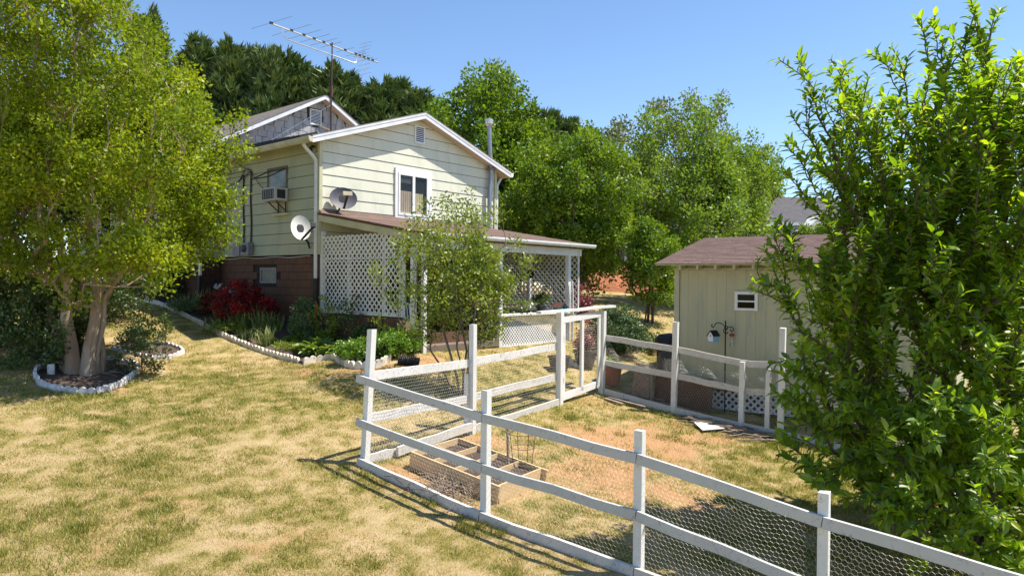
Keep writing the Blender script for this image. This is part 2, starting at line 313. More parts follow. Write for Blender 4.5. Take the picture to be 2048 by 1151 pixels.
class VNoise:
    def __init__(s, seed): s.g = np.random.RandomState(seed).rand(256, 256)
    def __call__(s, x, y):
        xi = np.floor(x).astype(int); yi = np.floor(y).astype(int); fx = x-xi; fy = y-yi; fx = fx*fx*(3-2*fx); fy = fy*fy*(3-2*fy)
        g = s.g; a = g[xi % 256, yi % 256]; b = g[(xi+1) % 256, yi % 256]; c = g[xi % 256, (yi+1) % 256]; d = g[(xi+1) % 256, (yi+1) % 256]
        return a*(1-fx)*(1-fy)+b*fx*(1-fy)+c*(1-fx)*fy+d*fx*fy
    def fbm(s, x, y, sc, o=4):
        t = 0; am = 1; n = 0
        for i in range(o): t = t+am*s(x*sc+i*17.3, y*sc+i*9.1); n += am; am *= 0.55; sc *= 2.1
        return t/n
NZ = VNoise(3); NZ2 = VNoise(11)
nd = V3(.819, -.574, 0); md = V3(.574, .819, 0)       # along the near fence, and away across the pen
PA = V3(-1.98, 9.6, 0)
def lawn_state(x, y):
    """0 green .. 1 dry straw, and amount of bare red soil"""
    dry = 0.575+0.62*(NZ.fbm(x, y, 0.45, 4)-0.5)+0.62*(NZ2.fbm(x, y, 1.9, 3)-0.5)+1.15*(NZ.fbm(x+31, y+7, 6.5, 2)-0.5)
    a = (x-PA[0])*nd[0]+(y-PA[1])*nd[1]; b = (x-PA[0])*md[0]+(y-PA[1])*md[1]
    inpen = (a > 0) & (b > -0.05) & (b < 7.1)
    bare = 1.6*(NZ2.fbm(x+40, y, 0.5, 4)-0.56)+0.55*(NZ.fbm(x, y+30, 3.1, 3)-0.5)
    core = np.exp(-(((a-2.0)/2.6)**2+((b-4.0)/2.8)**2))
    bare = np.where(inpen, bare+0.30*core+0.05+0.5*(NZ.fbm(x+9, y, 1.7, 3)-.5), bare-0.02)
    far = np.clip((y-16)/14, 0, 1); bare = bare-0.05*far
    for (px, py, r_, k_) in BARE: bare = bare+k_*np.exp(-(((x-px)**2+(y-py)**2)/(r_*r_)))
    dry = np.where(inpen, dry-0.12, dry)+0.0*far
    return np.clip(dry, 0, 1), np.clip(bare, 0, 1)
BARE = []
for (u, v, r_, k_) in [(380, 652, .5, .3), (470, 695, .45, .42), (530, 720, .5, .5), (600, 742, .5, .5), (680, 742, .5, .5), (760, 745, .5, .45), (850, 725, .7, .5), (900, 708, .6, .4), (240, 780, .5, .4), (320, 800, .5, .35),
      (860, 965, .5, .4), (780, 950, .5, .4), (1030, 1050, .6, .35), (545, 960, .35, .35), (540, 1090, .4, .35), (150, 985, .25, .35), (1160, 790, .6, .5), (700, 990, .4, .2), (1180, 740, .6, .35)]:
    p = gnd(u, v); BARE.append((p[0], p[1], r_, k_))
def make_ground():
    ax = np.unique(np.r_[-400, -200, -100, -60, -40, np.arange(-30, -13, 0.8), np.arange(-13, 9, 0.11), np.arange(9, 30, 0.8), 40, 60, 100, 200, 400])
    ay = np.unique(np.r_[-60, -30, -10, -3, np.arange(0, 4, 0.5), np.arange(4, 21, 0.11), np.arange(21, 42, 0.5), 50, 70, 100, 200, 400, 800])
    X, Y = np.meshgrid(ax, ay); Z = ground(X, Y)
    nearm = (Y > 3) & (Y < 24) & (abs(X) < 14)
    Z = Z+np.where(nearm, 0.035*(NZ.fbm(X, Y, 1.6, 4)-0.5)+0.025*(NZ2.fbm(X, Y, 6, 2)-0.5), 0)
    nx, ny = len(ax), len(ay); i = np.arange(ny-1)[:, None]*nx+np.arange(nx-1)[None]; F = np.stack([i, i+1, i+nx+1, i+nx], -1).reshape(-1, 4)
    me = npmesh('ground', np.stack([X, Y, Z], -1).reshape(-1, 3), F, None, smooth=True)
    dry, bare = lawn_state(X.ravel(), Y.ravel())
    for nme, arr in (('dry', dry), ('bare', bare)):
        a = me.attributes.new(nme, 'FLOAT', 'POINT'); a.data.foreach_set('value', arr.astype(np.float32))
    m, t, out = newmat('patchy_lawn'); v = pos(t)
    ad = N(t, 'ShaderNodeAttribute', attribute_name='dry').outputs['Fac']; ab = N(t, 'ShaderNodeAttribute', attribute_name='bare').outputs['Fac']
    def add(a, b, k):
        q = N(t, 'ShaderNodeMath', operation='MULTIPLY_ADD'); t.links.new(b, q.inputs[0]); q.inputs[1].default_value = k; t.links.new(a, q.inputs[2]); return q.outputs[0]
    f1 = noise(t, v, 9, 7, 0.8); f2 = noise(t, v, 36, 5, 0.8)
    d = add(add(ad, f1, 1.2), f2, 1.0); sb = N(t, 'ShaderNodeMath', operation='SUBTRACT'); t.links.new(d, sb.inputs[0]); sb.inputs[1].default_value = 1.07
    col = ramp(t, sb.outputs[0], [(0.0, (0.14, 0.14, 0.026)), (0.30, (0.25, 0.215, 0.058)), (0.55, (0.365, 0.285, 0.115)), (0.95, (0.49, 0.37, 0.205))])
    soilc = ramp(t, noise(t, v, 22, 6, 0.7), [(0.3, (0.40, 0.215, 0.105)), (0.7, (0.54, 0.335, 0.175))])
    b2 = add(add(ab, f1, 0.75), f2, 0.35); sb2 = N(t, 'ShaderNodeMath', operation='SUBTRACT'); t.links.new(b2, sb2.inputs[0]); sb2.inputs[1].default_value = 0.55
    bm_ = ramp(t, sb2.outputs[0], [(0.16, (0, 0, 0)), (0.5, (1, 1, 1))])
    col = mixc(t, bm_, col, soilc)
    princ(t, out, col, 0.95, 0, 0.1, bump(t, add(noise(t, v, 45, 5, 0.8), noise(t, v, 130, 3), 0.5), 0.9, 0.03))
    me.materials.append(m); o = link('ground', me); setk(o, kind='structure'); return o
make_ground()
def inside(px, py, poly):
    px = np.asarray(px); py = np.asarray(py); r = np.zeros(px.shape, bool); j = len(poly)-1
    for i in range(len(poly)):
        xi, yi = poly[i][:2]; xj, yj = poly[j][:2]
        c = ((yi > py) != (yj > py)) & (px < (xj-xi)*(py-yi)/(yj-yi+1e-12)+xi); r ^= c; j = i
    return r
def bed_sheet(name, poly, mat, h=0.03, step=0.06):
    xs = [p[0] for p in poly]; ys = [p[1] for p in poly]; ax = np.arange(min(xs)-.1, max(xs)+.1, step); ay = np.arange(min(ys)-.1, max(ys)+.1, step)
    X, Y = np.meshgrid(ax, ay); Z = ground(X, Y)+h+0.05*(NZ.fbm(X, Y, 3.0, 4)-0.5)+0.03*(NZ2.fbm(X, Y, 11, 2)-0.5)
    nx, ny = len(ax), len(ay); i = (np.arange(ny-1)[:, None]*nx+np.arange(nx-1)[None]); F = np.stack([i, i+1, i+nx+1, i+nx], -1).reshape(-1, 4)
    cx = (X[:-1, :-1]+X[1:, 1:])/2; cy = (Y[:-1, :-1]+Y[1:, 1:])/2; F = F[inside(cx, cy, poly).ravel()]
    o = link(name, npmesh(name, np.stack([X, Y, Z], -1).reshape(-1, 3), F, M[mat], smooth=True)); setk(o, kind='structure'); return o

# ---------------------------------------------------------------- house frame of reference
YAW = .8551
C0 = V3(-4.7085, 17.3459, 0.6412)                                     # corner of the siding at its lower edge
dg = V3(math.cos(YAW), math.sin(YAW), 0); dl = V3(-math.sin(YAW), math.cos(YAW), 0); UP = V3(0, 0, 1)
def H(t, s, z): return V3(C0[0]+dg[0]*t+dl[0]*s, C0[1]+dg[1]*t+dl[1]*s, z)   # t along the gable wall, s along the side wall (back), z height
LAP = 0.28; ZS = C0[2]
TW_ = 6.3                                                             # gable wall length
AP_T, AP_Z, EAVE_Z = 3.15, 4.50, 3.44                                 # underside of roof at apex / wall
SL = (AP_Z-EAVE_Z)/AP_T
house = thing('house', 'pale yellow lap-sided house with brown block basement and grey shingled upper gable', 'house', H(0, 0, ground(*H(0, 0, 0)[:2])))
# --- gable wall of lap boards
gw = MB().prism([H(0, .004, ZS), H(TW_, .004, ZS), H(TW_, .004, EAVE_Z), H(AP_T, .004, AP_Z), H(0, .004, EAVE_Z)], dl*0.12).build('gable_wall', 'gap', house)
def lap(parent, A, dirv, outv, l0, l1, z0, z1, l0t, l1t, mat):
    """one clapboard: thick lower edge proud of the wall"""
    P = lambda l, o_, z: V3(*(A+dirv*l+outv*o_)[:2], z)
    if l1-l0 > 3.6 and abs(l0-l0t) < .9:      # boards come in lengths: a butt joint somewhere along the course
        c = l0+(l1-l0)*random.choice((.3, .45, .56)); lap(parent, A, dirv, outv, l0, c-.001, z0, z1, l0t, c-.001, mat); l0 = l0t = c+.001
    b = MB(); b.hexa([P(l0, .002, z0), P(l1, .002, z0), P(l1, .021, z0), P(l0, .021, z0), P(l0t, .002, z1), P(l1t, .002, z1), P(l1t, .009, z1), P(l0t, .009, z1)])
    return b.build('siding_board', mat, parent)
A0 = V3(C0[0], C0[1], 0)
k = 0
while ZS+k*LAP < AP_Z-0.02:
    z0 = ZS+k*LAP+0.012; z1 = min(ZS+(k+1)*LAP, AP_Z-.01)
    lim = lambda z: (0.05, TW_-0.05) if z <= EAVE_Z else ((z-EAVE_Z)/SL+.02, TW_-(z-EAVE_Z)/SL-.02)
    a0, a1 = lim(z0); b0, b1 = lim(z1)
    if a1-a0 > .15: lap(gw, A0, dg, -dl, a0, a1, z0, z1, b0, max(b1, b0+.01), 'siding')
    k += 1
sw = MB().prism([H(.004, 0, ZS), H(.004, 5.0, ZS), H(.004, 5.0, 3.5), H(.004, 0, 3.5)], dg*0.12).build('side_wall', 'gap', house)
for k in range(10):
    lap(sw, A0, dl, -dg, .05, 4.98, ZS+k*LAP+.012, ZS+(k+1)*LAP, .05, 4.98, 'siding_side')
MB().obox(H(-.008, -.008, ZS+1.42), dg, dl, UP, .045, .045, 1.42).build('corner_board', 'corner', house)
MB().obox(H(TW_+.01, .0, ZS+1.42), dg, dl, UP, .05, .05, 1.42).build('corner_board', 'corner', house)
# far side and back walls so the house is closed
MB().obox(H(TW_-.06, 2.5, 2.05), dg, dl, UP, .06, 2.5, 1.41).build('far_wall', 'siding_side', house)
# --- foundation of painted block
fd = MB().obox(H(.16, 2.5, -.45), dg, dl, UP, .08, 2.44, 1.085).build('foundation', 'mortar', house)
def blocks(parent, P, l0, l1, z0, z1, mat, bw=0.4, bh=0.2, skip=(), dep=.05, name='block'):
    r = 0; z = z1
    while z > z0+.02:
        off = 0 if r % 2 else bw/2; l = l0-off
        while l < l1-.01:
            a, b = max(l, l0)+.005, min(l+bw, l1)-.005; zt, zb = z-.005, max(z-bh, z0)+.005
            hit = any(a < q[1] and b > q[0] and zb < q[3] and zt > q[2] for q in skip)
            if b-a > .03 and not hit:
                j = random.uniform(-.002, .002); m_ = MB(); m_.hexa([P(a, 0, zb), P(b, 0, zb), P(b, dep+j, zb), P(a, dep+j, zb), P(a, 0, zt), P(b, 0, zt), P(b, dep+j, zt), P(a, dep+j, zt)]); m_.build(name, mat, parent)
            l += bw
        z -= bh; r += 1
blocks(fd, lambda l, o_, z: H(.08-o_, l, z), .0, 5.0, -1.56, ZS-.02, 'brown_block', skip=[(2.05, 2.86, -.08, .34)])
fg = MB().obox(H(3.15, .16, -.45), dg, dl, UP, 3.1, .07, 1.085).build('foundation', 'mortar', house)
blocks(fg, lambda l, o_, z: H(l, .09-o_, z), 0, 6.3, -.9, ZS-.02, 'brown_block')
bw_ = MB()
for a, b, z0, z1 in ((2.05, 2.86, .28, .34), (2.05, 2.86, -.08, -.02), (2.05, 2.11, -.02, .28), (2.80, 2.86, -.02, .28)):
    bw_.hexa([H(.075, a, z0), H(.075, b, z0), H(.04, b, z0), H(.04, a, z0), H(.075, a, z1), H(.075, b, z1), H(.04, b, z1), H(.04, a, z1)])
bwin = bw_.build('basement_window', 'meter', house)
MB().obox(H(.07, 2.455, .13), dg, dl, UP, .006, .345, .15).build('pane', surf('dusty_pane', (0.2, 0.19, 0.17), (0.14, 0.13, 0.12), 6, 0.4), bwin)
# --- roof of the wing: ridge runs back along s
OV, EO = .30, .42
def rz(t): return AP_Z+.10-SL*abs(t-AP_T)
rf = MB()
for sgn in (-1, 1):
    te = AP_T+sgn*(AP_T+EO)
    poly = [H(AP_T, -OV, rz(AP_T)), H(te, -OV, rz(te)), H(te, 5.0, rz(te)), H(AP_T, 5.0, rz(AP_T))]
    rf.prism(poly, (0, 0, .045))
rfo = rf.build('roof', 'roof', house)
st = MB()   # shingle courses on the left slope and along the rakes
for i in range(24):
    for sgn in (-1, 1):
        t1 = AP_T+sgn*(AP_T+EO+.03-i*.15); t0 = AP_T+sgn*(AP_T+EO+.03-(i+1)*.15-.02)
        st.hexa([H(t0, -OV-.03, rz(t0)+.046), H(t1, -OV-.03, rz(t1)+.046), H(t1, 5.0, rz(t1)+.046), H(t0, 5.0, rz(t0)+.046), H(t0, -OV-.03, rz(t0)+.05), H(t1, -OV-.03, rz(t1)+.06), H(t1, 5.0, rz(t1)+.06), H(t0, 5.0, rz(t0)+.05)])
st.build('shingle_course', 'roof', rfo)
for sgn in (-1, 1):
    te = AP_T+sgn*(AP_T+EO)
    b = MB(); P = lambda t, s, dz: H(t, s, rz(t)+dz)
    b.hexa([P(AP_T, -OV-.012, -.13), P(te, -OV-.012, -.13), P(te, -OV+.012, -.13), P(AP_T, -OV+.012, -.13), P(AP_T, -OV-.012, .035), P(te, -OV-.012, .035), P(te, -OV+.012, .035), P(AP_T, -OV+.012, .035)])
    b.build('rake_fascia', 'fascia', rfo)
    b = MB(); b.hexa([P(AP_T, -OV-.022, -.02), P(te, -OV-.022, -.02), P(te, -OV-.0125, -.02), P(AP_T, -OV-.0125, -.02), P(AP_T, -OV-.022, .05), P(te, -OV-.022, .05), P(te, -OV-.0125, .05), P(AP_T, -OV-.0125, .05)])
    b.build('drip_edge', 'fascia', rfo)
    b = MB(); b.hexa([P(AP_T, -OV+.013, -.115), P(te, -OV+.013, -.115), P(te, .0, -.115), P(AP_T, .0, -.115), P(AP_T, -OV+.013, -.10), P(te, -OV+.013, -.10), P(te, .0, -.10), P(AP_T, .0, -.10)])
    b.build('rake_soffit', 'soffit', rfo)
    tw = 0 if sgn < 0 else TW_
    b = MB(); b.hexa([P(te, .0, -.11), P(tw, .0, -.11), P(tw, 5, -.11), P(te, 5, -.11), P(te, .0, -.095), P(tw, .0, -.095), P(tw, 5, -.095), P(te, 5, -.095)])
    b.build('eave_soffit', 'soffit', rfo)
    # k-style gutter
    z = rz(te); o_ = sgn
    prof = [(0, -.11), (.07, -.11), (.105, -.06), (.12, .02), (.11, .02), (.095, -.055), (.065, -.10), (.01, -.10), (.01, .01), (0, .01)]
    g = MB(); n = len(prof); P0 = [H(te+o_*x, -OV-.02, z+y) for x, y in prof]; P1 = [H(te+o_*x, 5.0, z+y) for x, y in prof]
    g.add(P0+P1, [(i, (i+1) % n, n+(i+1) % n, n+i) for i in range(n)]); g.add(P0[:4]+[P0[9]], [(0, 1, 2, 3, 4)]); g.build('gutter', 'gutter' if sgn < 0 else 'white', house)
# black flashing strip where wing roof meets the main gable eave edge
b = MB(); rr = random.Random(4)
for i in range(22):
    s0, s1 = .3+i*.215, .3+(i+1)*.215-.012; h = .05+.10*i/22+rr.uniform(-.012, .012); t0 = -EO+.05
    b.hexa([H(t0, s0, rz(t0)+.06), H(t0+.5, s0, rz(t0+.5)+.06), H(t0+.5, s1, rz(t0+.5)+.06), H(t0, s1, rz(t0)+.06), H(t0, s0, rz(t0)+.07+h), H(t0+.5, s0, rz(t0+.5)+.075+h), H(t0+.5, s1, rz(t0+.5)+.075+h), H(t0, s1, rz(t0)+.07+h)])
b.build('tar_flashing', 'tar', rfo)
def downspout(pts, mat='white', w=.075, name='downspout'):
    m_ = MB(); m_.tube(pts, w/2*1.15, 8); return m_.build(name, mat, house, True)
downspout([H(-.40, .10, 3.36), H(-.40, .10, 3.27), H(-.36, .09, 3.21), H(-.17, .07, 3.04), H(-.085, .06, 2.94), H(-.075, .06, 2.8), H(-.075, .06, 1.5), H(-.075, .05, .05)])
MB().tube([H(-.08, .05, .06), H(-.08, .05, -.5), H(-.09, .05, -1.45)], .06, 10).build('corrugated_drain', 'black', house, True)
downspout([H(6.72, .1, 3.36), H(6.70, .1, 3.27), H(6.5, .02, 3.12), H(6.4, -.02, 3.0), H(6.38, -.02, 1.6), H(6.38, -.02, .0)])
# --- gable vent
def vent(parent, P, l0, l1, z0, z1, n, name='gable_vent'):
    f = MB(); w_ = .035
    for a, b, c, d in ((l0, l1, z0, z0+w_), (l0, l1, z1-w_, z1), (l0, l0+w_, z0+w_, z1-w_), (l1-w_, l1, z0+w_, z1-w_)):
        f.hexa([P(a, .0, c), P(b, .0, c), P(b, .05, c), P(a, .05, c), P(a, .0, d), P(b, .0, d), P(b, .05, d), P(a, .05, d)])
    o = f.build(name, 'white', parent)
    MB().hexa([P(l0+w_, .028, z0+w_), P(l1-w_, .028, z0+w_), P(l1-w_, .03, z0+w_), P(l0+w_, .03, z0+w_), P(l0+w_, .028, z1-w_), P(l1-w_, .028, z1-w_), P(l1-w_, .03, z1-w_), P(l0+w_, .03, z1-w_)]).build('backing', 'dark', o)
    hh = (z1-z0-2*w_)/n
    for i in range(n):
        z = z0+w_+i*hh; s_ = MB(); a, b = l0+w_, l1-w_
        s_.hexa([P(a, .044, z), P(b, .044, z), P(b, .05, z), P(a, .05, z), P(a, .032, z+hh*.55), P(b, .032, z+hh*.55), P(b, .038, z+hh*.55), P(a, .038, z+hh*.55)]); s_.build('slat', 'fascia', o)
vent(house, lambda l, o_, z: H(l, -o_, z), 3.0, 3.36, 3.82, 4.30, 8)
# --- sliding window in the gable
def wbox(mb, a, b, c, d, o0, o1, P=lambda l, o_, z: H(l, -o_, z)):
    return mb.hexa([P(a, o0, c), P(b, o0, c), P(b, o1, c), P(a, o1, c), P(a, o0, d), P(b, o0, d), P(b, o1, d), P(a, o1, d)])
W0, W1, Z0, Z1 = 2.31, 3.63, 1.69, 3.07
f = MB()
for a, b, c, d in ((W0, W1, Z0, Z0+.11), (W0, W1, Z1-.13, Z1), (W0, W0+.10, Z0+.11, Z1-.13), (W1-.14, W1, Z0+.11, Z1-.13)): wbox(f, a, b, c, d, .012, .06)
win = f.build('window', 'white', house)
g = MB(); wm = (W0+W1)/2-.02
for a, b, c, d in ((W0+.10, W1-.14, Z0+.11, Z0+.17), (W0+.10, W1-.14, Z1-.19, Z1-.13), (W0+.10, W0+.16, Z0+.17, Z1-.19), (W1-.20, W1-.14, Z0+.17, Z1-.19), (wm-.045, wm+.045, Z0+.17, Z1-.19)): wbox(g, a, b, c, d, .03, .075)
g.build('sash', 'white', win)
wbox(MB(), W0+.1, W1-.14, Z0+.11, Z1-.13, .0265, .0285).build('room', 'dark', win)
def curtain(a, b, z0, z1, mat, nf, seed):
    r_ = random.Random(seed); n = 40; V = []; F = []
    for i in range(n+1):
        x = a+(b-a)*i/n; o_ = .037+.006*math.sin(i/n*nf*2*PI)+.002*r_.uniform(-1, 1)
        V += [H(x, -o_, z0), H(x, -o_, z1)]
        if i: F.append((2*i-2, 2*i, 2*i+1, 2*i-1))
    MB().add(V, F).build('curtain', mat, win)
curtain(W0+.16, wm-.045, Z0+.17, Z0+.77, 'curtain', 6, 1); curtain(wm+.045, wm+.36, Z0+.17, Z0+.74, 'curtain2', 5, 2)
wbox(MB(), W0+.16, wm-.045, Z1-.4, Z1-.19, .036, .038).build('blind', 'blind', win)
wbox(MB(), W0+.16, wm-.045, Z0+.17, Z1-.19, .05, .054).build('pane', 'glass', win)
wbox(MB(), wm+.045, W1-.20, Z0+.17, Z1-.19, .05, .054).build('pane', 'glass', win)
# --- flue pipe up the gable
fl = thing('flue_pipe', 'galvanised stove flue pipe rising through the right gable overhang with a metal cap', 'pipe', H(5.96, -.12, 1.4))
MB().tube([H(5.94, -.13, 1.35), H(5.94, -.13, 2.9), H(5.98, -.13, 3.1), H(6.0, -.13, 3.35), H(5.98, -.13, 3.62)], .065, 12).build('lower_pipe', 'galv', fl, True)
MB().lathe(H(5.98, -.13, 3.45), [(.16, 0), (.15, .03), (.07, .06)], 14).build('collar', 'galv', fl, True)
MB().tube([H(5.97, -.13, 3.62), H(5.93, -.13, 4.15), H(5.89, -.13, 4.82)], .07, 12).build('upper_pipe', 'galv', fl, True)
MB().lathe(H(5.885, -.13, 4.74), [(.07, 0), (.115, .06), (.125, .1), (.125, .22), (.09, .235), (.0, .24)], 16).build('cap', 'alu', fl, True)
# --- side wall: hopper window, ac, sill, meters
S = lambda l, o_, z: H(-o_, l, z)
f = MB()
for a, b, c, d in ((1.42, 2.38, 2.89, 2.95), (1.42, 1.47, 2.04, 2.89), (2.29, 2.38, 2.04, 2.89)): wbox(f, a, b, c, d, .01, .045, S)
sidewin = f.build('side_window', surf('dirty_brown_frame', (0.12, 0.1, 0.075), (0.2, 0.18, 0.14), 9), house)
wbox(MB(), 1.47, 2.29, 2.43, 2.89, .03, .034, S).build('pane', surf('hazy_pane', (0.3, 0.35, 0.4), (0.2, 0.24, 0.25), 5, 0.2), sidewin)
wbox(MB(), 1.47, 2.29, 2.04, 2.43, .027, .036, S).build('plywood_infill', 'ply', sidewin)
hp = MB()
for p, q in (((2.33, .05, 2.87), (2.33, .5, 2.62)), ((1.5, .05, 2.87), (1.5, .5, 2.62)), ((2.33, .5, 2.62), (1.5, .5, 2.62)), ((2.33, .05, 2.87), (1.5, .05, 2.87))): hp.bar(S(*p), S(*q), .03, .03)
hp.build('open_sash_frame', surf('sash_frame', (0.08, 0.075, 0.065), None, 5), sidewin)
ac = thing('air_conditioner', 'white window air conditioner jutting from the boarded side window', 'air conditioner', S(1.7, .2, 2.02))
wbox(MB(), 1.36, 2.0, 2.03, 2.36, .05, .42, S).build('case', surf('ac_case', (0.5, 0.49, 0.47), (0.42, 0.41, 0.39), 5, 0.5), ac)
wbox(MB(), 1.40, 1.96, 2.07, 2.32, .421, .425, S).build('coil', 'black', ac)
for i in range(5): wbox(MB(), 1.42+i*.11, 1.445+i*.11, 2.08, 2.31, .4255, .431, S).build('grille_bar', 'meter', ac)
MB().hexa([H(-.12, 1.354, 2.09), H(-.35, 1.354, 2.09), H(-.35, 1.358, 2.09), H(-.12, 1.358, 2.09), H(-.12, 1.354, 2.31), H(-.35, 1.354, 2.31), H(-.35, 1.358, 2.31), H(-.12, 1.358, 2.31)]).build('side_louvre', 'black', ac)
for l in (1.45, 1.8): MB().tube([S(l, .32, 2.02), S(l, .3, 1.98), S(l, .04, 1.78)], .016, 6).build('bracket_arm', 'rust', ac); MB().tube([S(l, .05, 2.02), S(l, .05, 1.74)], .02, 6).build('bracket_post', 'rust', ac)
wbox(MB(), 1.3, 2.0, 1.67, 1.73, .01, .12, S).build('old_sill', 'corner', house)
em = thing('electric_meter', 'grey electric meter with round glass dial low on the side wall', 'meter', S(3.35, .1, .66))
wbox(MB(), 3.1, 3.52, .68, 1.02, .026, .17, S).build('box', 'meter', em)
MB().lathe(S(3.32, .17, .86), [(.1, 0), (.1, .05), (.07, .09), (0, .1)], 14, -dg).build('dial', 'dish_grey', em, True)
em2 = wbox(MB(), 3.64, 4.02, .68, 1.0, .026, .14, S).build('junction_box', 'meter', None); setk(em2, 'plain grey junction box left of the round electric meter', 'box')
for i, (l, zt, zb) in enumerate(((3.60, 2.9, .75), (3.2, 2.98, 1.02))):
    c = MB().tube([S(l, .045, zt), S(l+.03, .04, zt-.8), S(l-.02, .04, zt-1.4), S(l-.01, .045, zb)], .022, 6).build('service_cable', 'black'); setk(c, ['black cable running down the side wall to the junction box', 'black conduit running down the side wall to the electric meter'][i], 'cable')
c = MB()
for a, b in (((3.2, .05, 2.98), (4.4, .1, 2.62)), ((3.2, .05, 3.0), (3.9, .2, 3.35)), ((3.2, .06, 2.95), (2.05, .1, 2.2)), ((3.25, .05, 3.02), (4.8, .3, 3.02)), ((3.6, .06, 2.9), (3.35, .14, 3.05)), ((3.6, .06, 2.9), (3.75, .16, 2.7)), ((3.75, .16, 2.7), (3.45, .12, 3.0))):
    pa, pb = S(*a), S(*b); mid = (pa+pb)/2-UP*.06; c.tube([pa, mid, pb], .011, 5)
setk(c.build('cable_tangle', 'black'), 'tangle of black service cables high on the side wall', 'cable')
c = MB().tube([S(l, .06, .60+.015*math.sin(l*4)) for l in np.arange(.3, 5.1, .2)], .008, 5).build('cable', 'white'); setk(c, 'thin pale cable sagging along the foot of the siding', 'cable')
fl_ = thing('flood_light', 'small twin flood light under the eave at the house corner', 'light', H(-.06, .22, 3.27))
MB().lathe(H(-.06, .22, 3.26), [(.05, 0), (.05, .05), (0, .05)], 10).build('base', 'black', fl_); MB().lathe(H(-.06, .12, 3.16), [(.02, .1), (.05, .03), (.06, 0), (0, -.01)], 10, V3(-.3, .3, .8)).build('bulb', 'lnb', fl_, True); MB().lathe(H(-.1, .3, 3.2), [(.02, .1), (.05, .03), (.06, 0), (0, -.01)], 10, V3(.4, .1, .8)).build('bulb', 'rust', fl_, True)
# --- main block behind: grey shingled gable above the wing roof
MS, MT0, MT1 = 5.0, -.55, 7.2; MA_T, MA_Z = 3.33, 5.86; MSL = .554
def mz(t): return MA_Z-MSL*abs(t-MA_T)
mg = MB().prism([H(MT0, MS, -.7), H(MT1, MS, -.7), H(MT1, MS, mz(MT1)), H(MA_T, MS, MA_Z), H(MT0, MS, mz(MT0))], dl*.15).build('main_gable_wall', 'mortar', house)
row = 0; z = 3.35; r_ = random.Random(12)
while z < MA_Z-.1:
    t = MT0-r_.uniform(0, .3)
    while t < MT1:
        w_ = r_.choice((.22, .3, .3, .36)); a, b = max(t, MT0), min(t+w_-.016, MT1); zz = z+r_.uniform(-.012, .006)
        l0_ = lambda q: MA_T-(MA_Z-.01-q)/MSL; l1_ = lambda q: MA_T+(MA_Z-.01-q)/MSL; zt = min(z+.2, MA_Z-.02); tc = (a+b)/2
        ab, bb, at_, bt_ = max(a, l0_(zz)), min(b, l1_(zz)), min(max(a, l0_(zt)), b), max(min(b, l1_(zt)), a)
        if bb-ab > .03 and not (2.93 < tc < 3.36 and 5.0 < z+.1 < 5.5) and z+.2 > rz(min(max(tc, -.4), 6.7))-.1:
            o_ = .016+r_.uniform(0, .01); G_ = lambda l, q, e: H(l, MS-e, q); at_, bt_ = min(at_, bb), max(bt_, ab)
            if bt_ < at_: at_ = bt_ = (ab+bb)/2
            MB().hexa([G_(ab, zz+.008, .004), G_(bb, zz+.008, .004), G_(bb, zz+.008, o_), G_(ab, zz+.008, o_), G_(at_, zt, .004), G_(bt_+.001, zt, .004), G_(bt_+.001, zt, o_), G_(at_, zt, o_)]).build('shingle', 'asb', mg)
        t += w_
    z += .2; row += 1
vent(house, lambda l, o_, z: H(l, MS-o_, z), 2.93, 3.36, 5.02, 5.52, 9)
for kk in range(10):   # siding left of the wing, and brick beneath it
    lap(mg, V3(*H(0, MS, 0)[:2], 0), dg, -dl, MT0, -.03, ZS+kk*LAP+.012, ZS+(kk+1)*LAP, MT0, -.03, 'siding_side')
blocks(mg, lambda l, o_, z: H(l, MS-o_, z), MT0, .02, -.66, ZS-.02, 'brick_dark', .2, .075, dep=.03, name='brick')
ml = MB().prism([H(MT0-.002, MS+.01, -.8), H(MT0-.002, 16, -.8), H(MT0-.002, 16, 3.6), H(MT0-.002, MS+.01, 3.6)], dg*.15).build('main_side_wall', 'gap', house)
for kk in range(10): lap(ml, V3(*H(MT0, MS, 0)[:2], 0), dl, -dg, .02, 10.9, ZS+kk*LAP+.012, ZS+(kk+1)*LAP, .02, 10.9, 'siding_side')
blocks(ml, lambda l, o_, z: H(MT0-o_, l, z), MS, 9.5, -.7, ZS-.02, 'brick_dark', .3, .15, dep=.03, name='brick')
mw = MB()
for a, b, c_, d in ((7.0, 8.0, .1, .16), (7.0, 8.0, .5, .56), (7.0, 7.06, .16, .5), (7.94, 8.0, .16, .5)): wbox(mw, a, b, c_, d, .028, .07, lambda l, o_, z: H(MT0-o_, l, z))
mwo = mw.build('basement_window', 'white', house); wbox(MB(), 7.06, 7.94, .16, .5, .036, .04, lambda l, o_, z: H(MT0-o_, l, z)).build('pane', 'dark', mwo)
for s0 in (8.6, 11.5):
    mw = MB(); L_ = lambda l, o_, z: H(MT0-o_, l, z)
    for a, b, c_, d in ((s0, s0+1.1, 1.5, 1.6), (s0, s0+1.1, 2.75, 2.85), (s0, s0+.09, 1.6, 2.75), (s0+1.01, s0+1.1, 1.6, 2.75), (s0+.09, s0+1.01, 2.15, 2.2)): wbox(mw, a, b, c_, d, .028, .07, L_)
    mwo = mw.build('window', 'white', house); wbox(MB(), s0+.09, s0+1.01, 1.6, 2.75, .034, .038, L_).build('pane', 'glass_dark', mwo)
rm = MB()
for sgn in (-1, 1):
    te = MA_T+sgn*4.35; P = lambda t, s, dz: H(t, s, mz(t)+.08+dz)
    rm.hexa([P(MA_T, MS-.3, 0), P(te, MS-.3, 0), P(te, 16, 0), P(MA_T, 16, 0), P(MA_T, MS-.3, .05), P(te, MS-.3, .05), P(te, 16, .05), P(MA_T, 16, .05)])
rmo = rm.build('main_roof', 'roof', house); st = MB()
